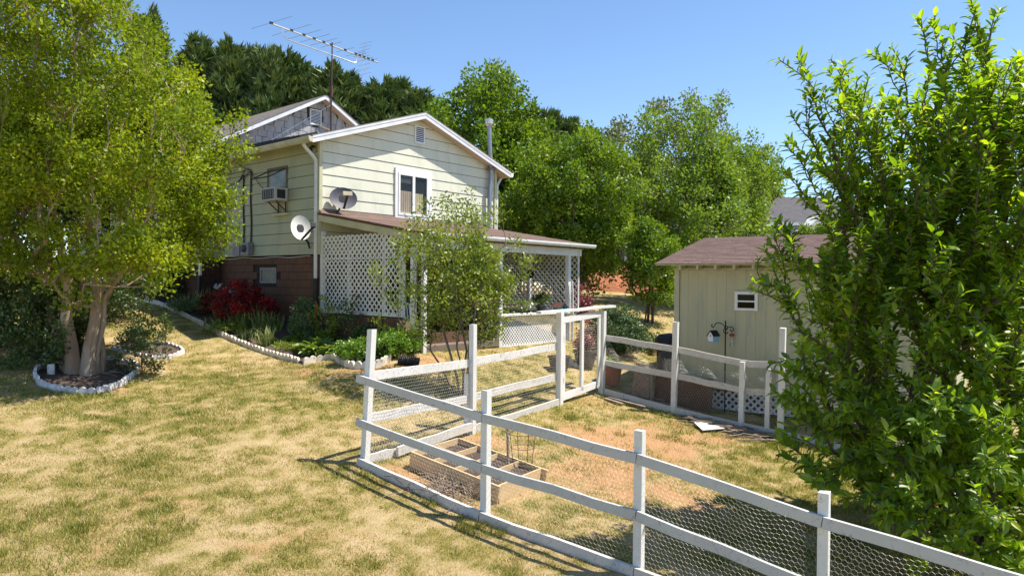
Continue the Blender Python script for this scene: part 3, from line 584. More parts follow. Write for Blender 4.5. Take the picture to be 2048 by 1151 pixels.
for sgn in (-1, 1):
    te = MA_T+sgn*4.35
    b = MB(); b.hexa([P(MA_T, MS-.325, -.09), P(te, MS-.325, -.09), P(te, MS-.301, -.09), P(MA_T, MS-.301, -.09), P(MA_T, MS-.325, .04), P(te, MS-.325, .04), P(te, MS-.301, .04), P(MA_T, MS-.301, .04)]); b.build('rake_fascia', 'fascia', rmo)
    b = MB(); b.hexa([P(MA_T, MS-.30, -.08), P(te, MS-.30, -.08), P(te, MS, -.08), P(MA_T, MS, -.08), P(MA_T, MS-.30, -.065), P(te, MS-.30, -.065), P(te, MS, -.065), P(MA_T, MS, -.065)]); b.build('rake_soffit', 'soffit', rmo)
    for i in range(29):
        t1 = te-sgn*(i*.15-.03); t0 = te-sgn*((i+1)*.15+.02)
        st.hexa([P(t0, MS-.34, .051), P(t1, MS-.34, .051), P(t1, 16, .051), P(t0, 16, .051), P(t0, MS-.34, .056), P(t1, MS-.34, .064), P(t1, 16, .064), P(t0, 16, .064)])
st.build('shingle_course', 'roof', rmo)
downspout([H(-.66, 4.85, 3.3), H(-.66, 4.85, .1)]); MB().tube([H(-.66, 4.85, .12), H(-.68, 4.85, -.5)], .055, 8).build('corrugated_drain', 'black', house, True)
# --- tv antenna
an = thing('tv_antenna', 'large rooftop television aerial on a rusty mast in front of the grey gable', 'antenna', H(3.52, 4.66, 4.2))
mp_ = H(3.52, 4.66, 0)
MB().tube([V3(mp_[0], mp_[1], 4.25), V3(mp_[0], mp_[1], 6.1), V3(mp_[0]+.02, mp_[1], 7.72)], [.03, .028, .02], 8).build('mast', 'rust', an, True)
MB().tube([V3(mp_[0], mp_[1], 5.95), V3(mp_[0], mp_[1], 6.3)], .05, 8).build('mast_joint', 'rust', an, True)
bt = V3(mp_[0]+.02, mp_[1], 7.6); bd = nrm(V3(.56, .83, 0)); be = nrm(V3(.83, -.56, 0))
bp = lambda l: bt+bd*l
MB().tube([bp(-2.35), bp(2.05)], .022, 6).build('boom', 'alu', an, True)
MB().tube([bp(-1.95), bp(-1.93)-UP*.2, bp(-1.75)-UP*.3, bp(.95)-UP*.3, bp(1.05)-UP*.25, bp(1.08)], .017, 6).build('brace', 'alu', an, True)
for i, (l, h) in enumerate(((-2.35, .95), (-1.62, .92), (-1.15, .8), (-.75, .72), (-.36, .66), (-.05, .5), (.55, .42), (1.02, .5), (1.2, .3), (1.4, .26), (1.6, .24), (1.8, .22))):
    e = MB().tube([bp(l)-be*h+UP*.03, bp(l)+UP*.03], .007, 5); e.tube([bp(l)+UP*.03, bp(l)+be*h+UP*.03], .007, 5); e.build('element', 'galv', an); MB().obox(bp(l)+UP*.02, bd, be, UP, .05, .03, .03).build('insulator', 'black', an)
for sg in (-1, 1):
    arm0, arm1 = bp(1.3), bp(.95)+be*.0+UP*(.55*sg)+bd*.55
    MB().tube([arm0, arm1], .012, 5).build('reflector_arm', 'alu', an)
    for q in (.2, .45, .7, .95): c_ = arm0+(arm1-arm0)*q; MB().tube([c_-be*.3, c_+be*.3], .005, 5).build('reflector_rod', 'galv', an)
MB().bar(H(3.1, 4.7, 4.95), H(3.65, 4.68, 4.85), .05, .06).build('mast_bracket', 'oldwood', an)
MB().tube([V3(mp_[0], mp_[1], 5.7), H(.9, 4.0, 4.0)], .008, 5).build('guy_wire', 'galv', an)
# --- satellite dishes
def dish(name, label, c, n, rx, ry, mat, foot, lnb_dir, lw=.13, lm='lnb'):
    d = thing(name, label, 'satellite dish', foot); n = nrm(n); x = nrm(np.cross(UP, n)); y = np.cross(n, x); V = []; F = []; R, K = 9, 36
    for back in (0, 1):
        b = len(V)
        for i in range(R+1):
            r = i/R
            for k in range(K):
                a = 2*PI*k/K; V.append(c+x*rx*r*math.cos(a)+y*ry*r*math.sin(a)-n*(.07*(1-r*r)+(.012 if back else 0)))
        for i in range(R):
            for k in range(K): k2 = (k+1) % K; q = (b+i*K+k, b+i*K+k2, b+(i+1)*K+k2, b+(i+1)*K+k); F.append(q if not back else q[::-1])
    b = (R+1)*K
    for k in range(K): k2 = (k+1) % K; F.append((R*K+k, R*K+k2, b+R*K+k2, b+R*K+k))
    MB().add(V, F).build('reflector', mat, d, True)
    back = c-n*.1; MB().tube([foot, foot+(back-foot)*.15+UP*.08, back-UP*.1, back], .024, 8).build('mast', 'black', d, True)
    l0 = c-y*ry*.95-n*.02; l1 = c+n*.42-y*ry*.25+lnb_dir
    MB().bar(l0, l1, .05, .03).build('feed_arm', 'black', d); MB().obox(l1+y*.04, x, y, n, lw, .05, .05).build('receiver', lm, d); MB().obox(back, x, y, n, .1, .1, .04).build('back_plate', 'black', d)
    return d
pc = at(687, 396, H(.7, -.5, 0)[1]); dish('satellite_dish', 'dark grey satellite dish standing on the porch roof against the lit gable', pc, (.42, -.86, .25), .34, .28, 'dish_grey', at(672, 438, H(.45, -.35, 0)[1]), V3(0, 0, -.02), .11)
pc = at(602, 455, 17.0); dish('satellite_dish', 'weathered white satellite dish bracketed to the side wall near the corner', pc, (.5, -.82, .28), .24, .31, 'dish_white', H(-.04, .37, .80), V3(0.16, 0.05, -.05), .05, 'black')

# ---------------------------------------------------------------- porch on the gable side
porch = thing('porch', 'lean-to porch with white lattice, posts and rust-brown roll roof on the gable side', 'porch', H(0, -3.5, -1.5))
PD, PW = 3.5, 5.9
def pz(s): return 1.66+(.62/3.75)*s      # roof top height, s negative outwards
r1 = MB(); P = lambda t, s, dz: H(t, s, pz(s)+dz)
pr = r1.hexa([P(-.06, -3.8, -.05), P(6.2, -3.8, -.05), P(6.2, 0, -.05), P(-.06, 0, -.05), P(-.06, -3.8, 0), P(6.2, -3.8, 0), P(6.2, 0, 0), P(-.06, 0, 0)]).build('roof', 'roll_roof', porch)
for i, (s0, s1) in enumerate(((-3.86, -2.9), (-3.0, -2.0), (-2.1, -1.1), (-1.2, -.03))):
    MB().hexa([P(-.1, s0, .002), P(6.23, s0, .002), P(6.23, s1, .002), P(-.1, s1, .002), P(-.1, s0, .02), P(6.23, s0, .02), P(6.23, s1, .010), P(-.1, s1, .010)]).build('roofing_strip', 'roll_roof', pr)
MB().hexa([H(-.05, -.16, 1.60), H(6.1, -.16, 1.60), H(6.1, -.03, 1.66), H(-.05, -.03, 1.66), H(-.05, -.16, 1.63), H(6.1, -.16, 1.63), H(6.1, -.03, 1.75), H(-.05, -.03, 1.75)]).build('flashing', 'roll_roof', pr)
g = MB(); prof = [(0, -.07), (.07, -.07), (.10, -.02), (.10, .02), (.09, .02), (.085, -.01), (.06, -.055), (.01, -.055), (.01, .02), (0, .02)]; n = len(prof)
P0 = [H(.02, -3.8-x, pz(-3.8)-.005+y) for x, y in prof]; P1 = [H(6.2, -3.8-x, pz(-3.8)-.005+y) for x, y in prof]
g.add(P0+P1, [(i, (i+1) % n, n+(i+1) % n, n+i) for i in range(n)]).build('gutter', 'white', porch)
MB().hexa([P(-.05, -3.78, -.20), P(-.02, -3.78, -.20), P(-.02, 0, -.20), P(-.05, 0, -.20), P(-.05, -3.78, -.05), P(-.02, -3.78, -.05), P(-.02, 0, -.05), P(-.05, 0, -.05)]).build('rake_board', 'corner', porch)
MB().hexa([H(.0, -3.55, .74), H(6.0, -3.55, .74), H(6.0, -3.46, .74), H(0, -3.46, .74), H(.0, -3.55, .93), H(6.0, -3.55, .93), H(6.0, -3.46, .93), H(0, -3.46, .93)]).build('beam', 'white', porch)
MB().hexa([P(.04, -3.45, -.22), P(.12, -3.45, -.22), P(.12, 0, -.22), P(.04, 0, -.22), P(.04, -3.45, -.055), P(.12, -3.45, -.055), P(.12, 0, -.055), P(.04, 0, -.055)]).build('beam', 'corner', porch)
for i in range(11): MB().hexa([P(.5+i*.52, -3.44, -.19), P(.54+i*.52, -3.44, -.19), P(.54+i*.52, 0, -.19), P(.5+i*.52, 0, -.19), P(.5+i*.52, -3.44, -.052), P(.54+i*.52, -3.44, -.052), P(.54+i*.52, 0, -.052), P(.5+i*.52, 0, -.052)]).build('rafter', 'corner', porch)
def post(t, s, z0, z1, hw=.05, name='post', mat='white'): return MB().obox(H(t, s, (z0+z1)/2), dg, dl, UP, hw, hw, (z1-z0)/2).build(name, mat, porch)
post(.06, -3.40, -1.56, .74); post(.18, -3.60, -1.56, .95, .045); post(2.70, -3.50, -1.6, .74); post(5.45, -3.5, -1.62, .74, .055); post(5.85, -1.8, -.78, .95); post(.05, -.07, -.74, 1.2, .05)
post(.05, -3.06, -.78, 1.05, .04)
# floor behind the skirt, open bay at the left
MB().obox(H(4.3, -1.75, -.81), dg, dl, UP, 1.6, 1.7, .04).build('floor', 'deck', porch)
MB().obox(H(1.3, -1.8, -1.46), dg, dl, UP, 1.35, 1.75, .07).build('patio_slab', 'slab', porch)
MB().obox(H(2.72, -1.75, -1.15), dg, dl, UP, .03, 1.7, .3).build('step_wall', 'brown_block', porch)
MB().obox(H(1.75, -2.9, -1.28), dg, dl, UP, .9, .25, .14).build('step', 'brown_block', porch)
pb = MB().obox(H(.04, -1.55, -1.17), dg, dl, UP, .05, 1.5, .4).build('low_wall', 'mortar', porch)
blocks(pb, lambda l, o_, z: H(-.01-o_, l, z), -3.12, -.06, -1.62, -.79, 'brown_block', dep=.05)
MB().obox(H(.03, -3.17, -1.2), dg, dl, UP, .10, .07, .38).build('wall_end', surf('raw_block', (0.3, 0.2, 0.13), (0.22, 0.14, 0.09), 5, 0.9), porch)
# lattice
def lattice(parent, P, l0, l1, z0, z1, pitch, wid, mat, name='lattice_panel', single=True, frame=True, th=.006, off=0.0, clipf=None):
    """diagonal slats both ways, clipped to the panel; each slat its own piece when single"""
    root = MB()
    if frame:
        for a, b, c, d in ((l0, l1, z0-.03, z0+.035), (l0, l0+.035, z0+.035, z1), (l1-.035, l1, z0+.035, z1)): wbox(root, a, b, c, d, off-.022, off+.022, P)
    else: wbox(root, l0, l1, z0, z0+.02, off-.008, off+.008, P)
    ro = root.build(name, mat, parent); allm = MB(); W_, Hh = l1-l0, z1-z0
    for sg in (-1, 1):
        c = -Hh if sg > 0 else 0
        c = (math.floor(c/pitch))*pitch
        while c < W_+Hh:
            # line x = c + q (sg>0), x = c - q ; q = height
            if sg > 0: qa, qb = max(0, -c), min(Hh, W_-c)
            else: qa, qb = max(0, c-W_), min(Hh, c)
            if qb-qa > wid*.8:
                xa, xb = c+sg*qa, c+sg*qb; hw = wid*.7071
                o0 = off+(.001 if sg > 0 else -.001-th)
                b = MB() if single else allm
                b.hexa([P(l0+max(xa-hw, 0), o0, z0+qa), P(l0+min(xa+hw, W_), o0, z0+qa), P(l0+min(xa+hw, W_), o0+th, z0+qa), P(l0+max(xa-hw, 0), o0+th, z0+qa), P(l0+max(xb-hw, 0), o0, z0+qb), P(l0+min(xb+hw, W_), o0, z0+qb), P(l0+min(xb+hw, W_), o0+th, z0+qb), P(l0+max(xb-hw, 0), o0+th, z0+qb)])
                if single: b.build('slat', mat, ro)
            c += pitch
    if not single: setk(allm.build('slats', mat, ro), kind='stuff')
    return ro
LP = lambda l, o_, z: H(-o_, -l, z)
lattice(porch, LP, .10, 3.06, -.74, .49, .164, .043, 'white')
lattice(porch, LP, .10, 3.06, .50, 1.075, .164, .043, 'white', frame=False)
for l in (1.12, 2.42): MB().obox(LP(l, -.05, .16), dg, dl, UP, .02, .045, .92).build('stud', 'white', porch)
RP = lambda l, o_, z: H(5.88+o_, -l, z)
lattice(porch, RP, .05, 3.55, -.76, .9, .164, .043, 'white', single=False)
FP = lambda l, o_, z: H(l, -3.5-o_, z)
lattice(porch, FP, 2.74, 5.5, -1.56, -.82, .098, .027, 'white', name='skirt_panel', single=False)
MB().hexa([FP(2.66, -.1, -.815), FP(5.6, -.1, -.815), FP(5.6, .1, -.815), FP(2.66, .1, -.815), FP(2.66, -.1, -.765), FP(5.6, -.1, -.765), FP(5.6, .1, -.765), FP(2.66, .1, -.765)]).build('ledge', 'white', porch)
MB().tube([H(5.5, -3.62, -1.55), H(5.5, -3.62, -.3), H(5.46, -3.62, .05)], .03, 8).build('downspout', 'white', porch, True)

# ---------------------------------------------------------------- fences round the garden pen
def fpt(a, b, dz=0.0):
    """a along the near fence, b across the pen"""
    x = PA[0]+nd[0]*a+md[0]*b; y = PA[1]+nd[1]*a+md[1]*b; return V3(x, y, ground(x, y)+dz)
def post_at(parent, base, h, lean=(0, 0), hw=.045, mat='fence', yawv=nd):
    base = np.asarray(base, float); top = base+V3(lean[0], lean[1], h); ax = yawv; ay = V3(-yawv[1], yawv[0], 0); b = MB(); P = []
    for c, z in ((base-UP*.15, 0), (top, 1)):
        for i, j in ((-1, -1), (1, -1), (1, 1), (-1, 1)): P.append(c+ax*hw*i+ay*hw*j+UP*(random.uniform(-.006, .006) if z else 0))
    return b.hexa(P).build('post', mat, parent)
def board(parent, a, b, w_, h, name='rail', mat='fence', nseg=4):
    """a board with a little warp along its length"""
    a, b = np.asarray(a, float), np.asarray(b, float); d = nrm(b-a); side = nrm(np.cross(d, UP)); u = np.cross(side, d); m_ = MB(); V = []; F = []
    for i in range(nseg+1):
        c = a+(b-a)*i/nseg+u*random.uniform(-.011, .011)*(0 < i < nseg)+side*random.uniform(-.004, .004)*(0 < i < nseg)
        for p, q in ((-1, -1), (1, -1), (1, 1), (-1, 1)): V.append(c+side*w_/2*p+u*h/2*q)
    for i in range(nseg):
        for k in range(4): k2 = (k+1) % 4; F.append((i*4+k, i*4+k2, i*4+4+k2, i*4+4+k))
    F += [(0, 1, 2, 3), tuple(nseg*4+k for k in (3, 2, 1, 0))]
    return m_.add(V, F).build(name, mat, parent)
def netting(parent, A, B, zA0, zA1, zB0, zB1, cell=.052, wr=.0008, mat='wire', seed=1, bulge=.025, top_sag=0.0):
    """hexagonal chicken wire between two posts, real wires"""
    A, B = np.asarray(A, float), np.asarray(B, float); L = np.linalg.norm((B-A)[:2]); d = (B-A)/np.linalg.norm(B-A); d = nrm(V3(d[0], d[1], 0)); side = np.cross(d, UP)
    hx, hz = cell, cell*.62; Hm = max(zA1-zA0, zB1-zB0); nr = int(Hm/(hz*1.5))+1; nc = int(L/hx)+1; ea = []; eb = []
    for r in range(nr):
        z = r*hz*1.5; ox = (r % 2)*hx/2
        for c in range(nc+1):
            x = c*hx+ox-hx/2
            ea += [(x, z), (x, z), (x, z+hz*.5+0)]; eb += [(x-hx/2, z+hz*.5), (x+hx/2, z+hz*.5), (x, z)]
            ea[-1] = (x, z); eb[-1] = (x, z-hz)
    ea = np.array(ea); eb = np.array(eb); ok = (ea[:, 0] > 0) & (ea[:, 0] < L) & (eb[:, 0] > 0) & (eb[:, 0] < L) & (ea[:, 1] < Hm) & (eb[:, 1] > 0); ea, eb = ea[ok], eb[ok]
    rs = VNoise(seed)
    def to3(e):
        f_ = e[:, 0]/L; q = e[:, 1]/Hm; z0 = zA0+(zB0-zA0)*f_; z1 = zA1+(zB1-zA1)*f_-top_sag*np.sin(f_*PI*2.3)**2*q
        bl = bulge*(rs(e[:, 0]*2.5, e[:, 1]*2.5)-.5)*2*np.sin(np.clip(f_, 0, 1)*PI)
        jx = .012*(rs(e[:, 0]*9+50, e[:, 1]*9)-.5)
        return A[None, :]*[1, 1, 0]+d[None]*(e[:, 0]+jx)[:, None]+side[None]*bl[:, None]+UP[None]*(z0+(z1-z0)*q)[:, None]
    a3, b3 = to3(ea), to3(eb); dv = b3-a3; dv /= np.linalg.norm(dv, axis=1)[:, None]+1e-9; s1 = np.broadcast_to(side, dv.shape); s2 = np.cross(dv, s1)
    offs = [s1*wr*math.cos(t)+s2*wr*math.sin(t) for t in (0, 2.094, 4.188)]
    V = np.stack([a3+offs[0], a3+offs[1], a3+offs[2], b3+offs[0], b3+offs[1], b3+offs[2]], 1); n = len(V); base = np.arange(n)[:, None]*6
    F = np.concatenate([base+np.array(q)[None] for q in ((0, 1, 4, 3), (1, 2, 5, 4), (2, 0, 3, 5))], 0)
    o = link('netting', npmesh('netting', V.reshape(-1, 3), F, M[mat]), parent); setk(o, kind='stuff'); return o
W2 = 0.04
nf = thing('fence', 'near white two-rail board fence with chicken wire, crossing the foreground lawn', 'fence', fpt(0, 0), 'board fences of the garden pen')
near = [(0.0, 1.84), (2.06, 1.54), (4.04, 1.50), (5.81, 1.35), (8.2, 1.4)]
for i, (a, h) in enumerate(near): post_at(nf, fpt(a, 0), h, ((.085, .03) if i == 0 else (.0, .0)))
# rail heights above the ground at each post, read off the photograph
tp = [(0, 1.17), (2.06, 1.22), (4.04, 1.22), (5.81, 1.10), (8.3, 1.15)]; mdh = [(0, .58), (2.06, .625), (4.04, .64), (5.81, .5), (8.3, .5)]
for hs in (tp, mdh):
    for (a0, h0), (a1, h1) in zip(hs[:-1], hs[1:]): board(nf, fpt(a0-.08 if a0 == 0 else a0+.004, -.067, h0), fpt(a1-.004, -.067, h1), W2, .105, 'rail', 'fence_shade_grey')
for (a0, a1) in ((-.05, 2.03), (2.04, 4.02), (4.03, 6.2), (6.21, 8.3)): board(nf, fpt(a0, -.07, .05), fpt(a1, -.07, .05), .05, .12, 'base_board', 'fence_worn')
for i in range(4):
    a0, a1 = near[i][0], near[i+1][0]; p, q = fpt(a0, -.04), fpt(a1, -.04)
    netting(nf, p, q, p[2]+.04, p[2]+tp[i][1], q[2]+.04, q[2]+tp[i+1][1], seed=i+20, top_sag=.1)
lf = thing('fence', 'white peeling board fence with chicken wire from the corner post to the gate', 'fence', fpt(0, 2.36), 'board fences of the garden pen')
post_at(lf, fpt(0, 2.36), 1.77); post_at(lf, fpt(-.06, 2.30), .95, (0, 0), .04)
GL, GR = fpt(0, 5.09), fpt(0, 6.82)
for hA, hB, hC in ((1.17, 1.13, 1.10), (.60, .55, .52)):
    board(lf, fpt(-.05, .03, hA+.01), fpt(-.05, 2.33, hB), W2, .125, 'rail', 'fence_peel'); board(lf, fpt(-.05, 2.38, hB), fpt(-.05, 5.05, hC), W2, .125, 'rail', 'fence_peel')
for b0, b1, z0, z1 in ((.06, .75, .06, .06), (.55, 2.3, .1, .13), (2.42, 5.0, .05, .06)): board(lf, fpt(.08 if b0 == .55 else -.02, b0, z0), fpt(.03, b1, z1), .045, .13, 'base_board', 'fence_worn')
for i, (b0, b1) in enumerate(((0, 2.36), (2.36, 5.09))):
    p, q = fpt(-.02, b0), fpt(-.02, b1); netting(lf, p, q, p[2]+.04, p[2]+1.13, q[2]+.04, q[2]+1.08, seed=40+i, mat='wire_white', wr=.0014)
gt = thing('gate', 'white wooden garden gate under a long white cross beam', 'gate', GL)
post_at(gt, GL, 1.82, (.0, 0), .055, 'white', md); post_at(gt, GR, 1.76, (.02, 0), .055, 'white', md)
board(gt, fpt(-.02, 4.35, 1.80), fpt(.03, 7.3, 1.84), .11, .05, 'cross_beam', 'white')
gf = MB(); gp = lambda b, z: fpt(.0, b, 0)*[1, 1, 0]+UP*(GL[2]+z)
leaf_ = MB().bar(gp(5.22, .05), gp(5.22, 1.66), .09, .04, side=md).build('gate_leaf', 'white', gt)
MB().bar(gp(6.68, .13), gp(6.68, 1.66), .09, .04, side=md).build('stile', 'white', leaf_)
MB().bar(gp(5.95, .16), gp(5.95, 1.60), .09, .05, side=md).build('stile', 'white', leaf_)
MB().bar(gp(5.18, 1.63), gp(6.72, 1.70), .05, .12).build('top_rail', 'white', leaf_); MB().bar(gp(5.18, .12), gp(6.72, .22), .05, .13).build('bottom_rail', 'white', leaf_)
for z in (.45, 1.25): MB().obox(gp(5.16, z)-nd*.0, md, nd, UP, .03, .035, .06).build('hinge', 'iron', leaf_)
q0, q1 = gp(5.2, 0), gp(6.7, 0); netting(leaf_, q0+nd*-.03, q1+nd*-.03, q0[2]+.2, q0[2]+1.6, q1[2]+.25, q1[2]+1.6, seed=77)
rfen = thing('fence', 'far white board fence with chicken wire in front of the yellow shed', 'fence', fpt(1.6, 6.82), 'board fences of the garden pen')
RB = 6.82
rposts = [(1.63, 1.83, .05), (2.98, 1.27, .045), (3.46, 1.22, .04), (3.70, 2.0, .05), (6.3, 1.7, .05)]
for a, h, hw in rposts: post_at(rfen, fpt(a, RB), h, (.03, 0) if a in (3.70, 1.63) else (.02, 0), hw)
hh_t = [(0.05, 1.19), (1.6, 1.27), (2.95, 1.24), (3.66, 1.28), (6.3, 1.2)]; hh_m = [(0.05, .66), (1.6, .74), (2.95, .72), (3.66, .76), (6.3, .7)]
for hs in (hh_t, hh_m):
    for (a0, h0), (a1, h1) in zip(hs[:-1], hs[1:]): board(rfen, fpt(a0+.01, RB+.07, h0), fpt(a1-.01, RB+.07, h1), W2, .12, 'rail', 'fence_worn')
for a0, a1 in ((.1, 1.58), (1.66, 2.95), (3.0, 4.6), (4.62, 6.6)): board(rfen, fpt(a0, RB-.03, .06), fpt(a1, RB-.03, .06), .045, .14, 'base_board', 'fence_worn')
for i, (a0, a1) in enumerate(((.05, 1.63), (1.63, 2.98), (2.98, 3.7), (3.7, 6.3))):
    p, q = fpt(a0, RB+.04), fpt(a1, RB+.04); netting(rfen, p, q, p[2]+.05, p[2]+1.22, q[2]+.05, q[2]+1.22, seed=60+i, wr=.0013, top_sag=.35)

# ---------------------------------------------------------------- shed
SH = V3(3.58, 15.5, 0); SWID, SDEP = 5.2, 5.6
def Q(l, d, z): return V3(SH[0]+nd[0]*l+md[0]*d, SH[1]+nd[1]*l+md[1]*d, z)
SF = lambda l, o_, z: Q(l, -o_, z)
shed = thing('shed', 'sage yellow garden shed with brown shingle roof, small window and lattice skirt', 'shed', Q(0, 0, -2.6))
sb_ = MB().obox(Q(SWID/2, SDEP/2+.02, -.95), nd, md, UP, SWID/2-.01, SDEP/2, 1.25).build('wall', 'shed', shed)
pw = [.36, .42, .37, .41, .39, .38, .42, .37, .4, .4, .38, .4, .5]; l = .1; i = 0
while l < SWID-.12:     # vertical grooved panels, each board proud of the groove
    b = min(l+pw[i % len(pw)]*.52, SWID-.1); wbox(MB(), l+.0014, b-.0014, -2.2, .30, .010, .016+random.uniform(0, .0012), SF).build('wall_panel', 'shed', sb_); l = b; i += 1
wbox(MB(), -.02, .09, -2.22, .34, -.08, .045, SF).build('corner_trim', 'shed_trim', shed); wbox(MB(), SWID-.09, SWID+.02, -2.22, .34, -.08, .045, SF).build('corner_trim', 'shed_trim', shed)
wbox(MB(), .0, SWID, .30, .47, -.10, -.03, SF).build('upper_wall', 'shed', shed)
wbox(MB(), .092, SWID-.092, .305, .345, .0, .03, SF).build('frieze', 'shed_trim', shed)
EZ, RZ, RD = .40, 1.14, 2.75; EOV = .36
def sz(d): return EZ+(RZ-EZ)*(d+EOV)/(RD+EOV) if d <= RD else RZ-(RZ-EZ)*(d-RD)/(RD+EOV)
P = lambda l, d, dz: Q(l, d, sz(d)+dz)
sr_ = MB()
for d0, d1 in ((-EOV, RD), (RD, 2*RD+EOV)): sr_.hexa([P(-.33, d0, 0), P(SWID+.33, d0, 0), P(SWID+.33, d1, 0), P(-.33, d1, 0), P(-.33, d0, .03), P(SWID+.33, d0, .03), P(SWID+.33, d1, .03), P(-.33, d1, .03)])
sro = sr_.build('roof', 'shed_trim', shed)
r_ = random.Random(5); nC = 22; dd = (RD+EOV)/nC
for i in range(nC):    # shingle courses, every course cut into tabs
    d0 = -EOV-.02+i*dd; d1 = d0+dd*1.2; c = MB(); l = -.36-r_.uniform(0, .25)
    while l < SWID+.36:
        a, b = max(l, -.36), min(l+.295, SWID+.36); j = r_.uniform(0, .004)
        if b-a > .03: c.hexa([P(a, d0, .031), P(b, d0, .031), P(b, d1, .031), P(a, d1, .031), P(a, d0, .041+j), P(b, d0, .041+j), P(b, d1, .033), P(a, d1, .033)])
        l += .302
    c.build('shingle_course', 'roof_brown', sro)
c = MB()
for i in range(nC):
    d1 = 2*RD+EOV+.02-i*dd; d0 = d1-dd*1.2; c.hexa([P(-.36, d0, .031), P(SWID+.36, d0, .031), P(SWID+.36, d1, .031), P(-.36, d1, .031), P(-.36, d0, .033), P(SWID+.36, d0, .033), P(SWID+.36, d1, .042), P(-.36, d1, .042)])
c.build('back_shingles', 'roof_brown', sro)
MB().hexa([P(-.37, RD-.15, .036), P(SWID+.37, RD-.15, .036), P(SWID+.37, RD+.15, .036), P(-.37, RD+.15, .036), P(-.37, RD-.15, .043), P(SWID+.37, RD-.15, .043), P(SWID+.37, RD+.15, .043), P(-.37, RD+.15, .043)]) if 0 else None
for l in [.18+.385*i for i in range(13)]: wbox(MB(), l, l+.045, 0, 1, 0, 0, SF) if 0 else MB().hexa([P(l, -EOV+.04, -.10), P(l+.045, -EOV+.04, -.10), P(l+.045, 0.02, -.16), P(l, 0.02, -.16), P(l, -EOV+.04, -.002), P(l+.045, -EOV+.04, -.002), P(l+.045, .02, -.002), P(l, .02, -.002)]).build('rafter_tail', 'shed_trim', shed)
for l in (-.02, SWID-.02):
    MB().prism([Q(l, 0, .3), Q(l, SDEP, .3), Q(l, RD, RZ-.01)], nd*.04).build('gable_end', 'shed', shed)
f = MB()
for a, b, c_, d in ((1.30, 1.77, -.53, -.48), (1.30, 1.77, -.20, -.14), (1.30, 1.36, -.48, -.20), (1.71, 1.77, -.48, -.20), (1.36, 1.71, -.355, -.325)): wbox(f, a, b, c_, d, .023, .06, SF)
sw_ = f.build('window', 'white', shed); wbox(MB(), 1.36, 1.71, -.48, -.20, .024, .027, SF).build('backing', 'dark', sw_); wbox(MB(), 1.36, 1.71, -.48, -.20, .040, .043, SF).build('pane', 'glass_dark', sw_)
lattice(shed, SF, .35, SWID, -2.62, -2.23, .15, .045, 'edging_white', name='skirt_lattice', frame=False, off=-.05)
for l in (.1, 1.8, 3.4, 5.0): wbox(MB(), l, l+.2, -2.9, -2.2, -.4, -.2, SF).build('pier', 'brown_block', shed)

# ---------------------------------------------------------------- vegetation tools
def unit(v): return v/(np.linalg.norm(v, axis=-1, keepdims=True)+1e-9)
def leaves_quad(P, D, size, rs, width=.55, fold=0.0):
    """diamond leaves at P pointing along D"""
    n = len(P); D = unit(D); A = unit(np.cross(D, unit(rs.normal(size=(n, 3))))); L = (size*rs.uniform(.65, 1.35, n))[:, None]; Wd = L*width*.5
    V = np.stack([P, P+D*L*.5+A*Wd, P+D*L, P+D*L*.5-A*Wd], 1); F = np.arange(n*4).reshape(n, 4); return V.reshape(-1, 3), F
def cluster_leaves(T, n_per, rad, rs, flat=.8):
    """positions scattered in soft balls round the points T"""
    n = len(T); d = unit(rs.normal(size=(n*n_per, 3)))*(rs.rand(n*n_per, 1)**.45)*rad; d[:, 2] *= flat
    return np.repeat(T, n_per, 0)+d, d
def skeleton(trunks, targets, rs, seg=3, ahead=.92, curve=.25):
    """trunks: polylines (with radii); every target is joined to the nearest suitable branch node"""
    pos_, par, tip = [], [], []
    for tr in trunks:
        prev = -1
        for p in tr: pos_.append(np.asarray(p, float)); par.append(prev); prev = len(pos_)-1
    base = np.mean([tr[0] for tr in trunks], 0); order = np.argsort(np.linalg.norm(targets-base, axis=1)); cap = len(pos_)+len(targets)*(seg+1); A = np.zeros((cap, 3)); n = len(pos_); A[:n] = pos_; db = np.zeros(cap); db[:n] = np.linalg.norm(A[:n]-base, axis=1)
    ends = np.zeros(len(targets), int)
    for ti in order:
        t = targets[ti]; dt = np.linalg.norm(t-base); d = np.linalg.norm(A[:n]-t, axis=1); cost = d+np.where(db[:n] > dt*ahead, 3.0, 0)+np.where(A[:n, 2] > t[2]+.1, .8*(A[:n, 2]-t[2]), 0)
        j = int(np.argmin(cost)); p0 = A[j]; q = par[j]; gdir = (A[j]-A[q]) if q >= 0 else V3(0, 0, 1); gdir = gdir/(np.linalg.norm(gdir)+1e-6); L = d[j]; c1 = p0+gdir*L*curve+V3(0, 0, .06*L); prev = j
        for k in range(1, seg+1):
            u = k/seg; p = (1-u)**2*p0+2*u*(1-u)*c1+u*u*t
            if k < seg: p = p+rs.normal(size=3)*.03*L
            A[n] = p; db[n] = np.linalg.norm(p-base); par.append(prev); prev = n; n += 1
        ends[ti] = prev
    return A[:n], np.array(par), ends
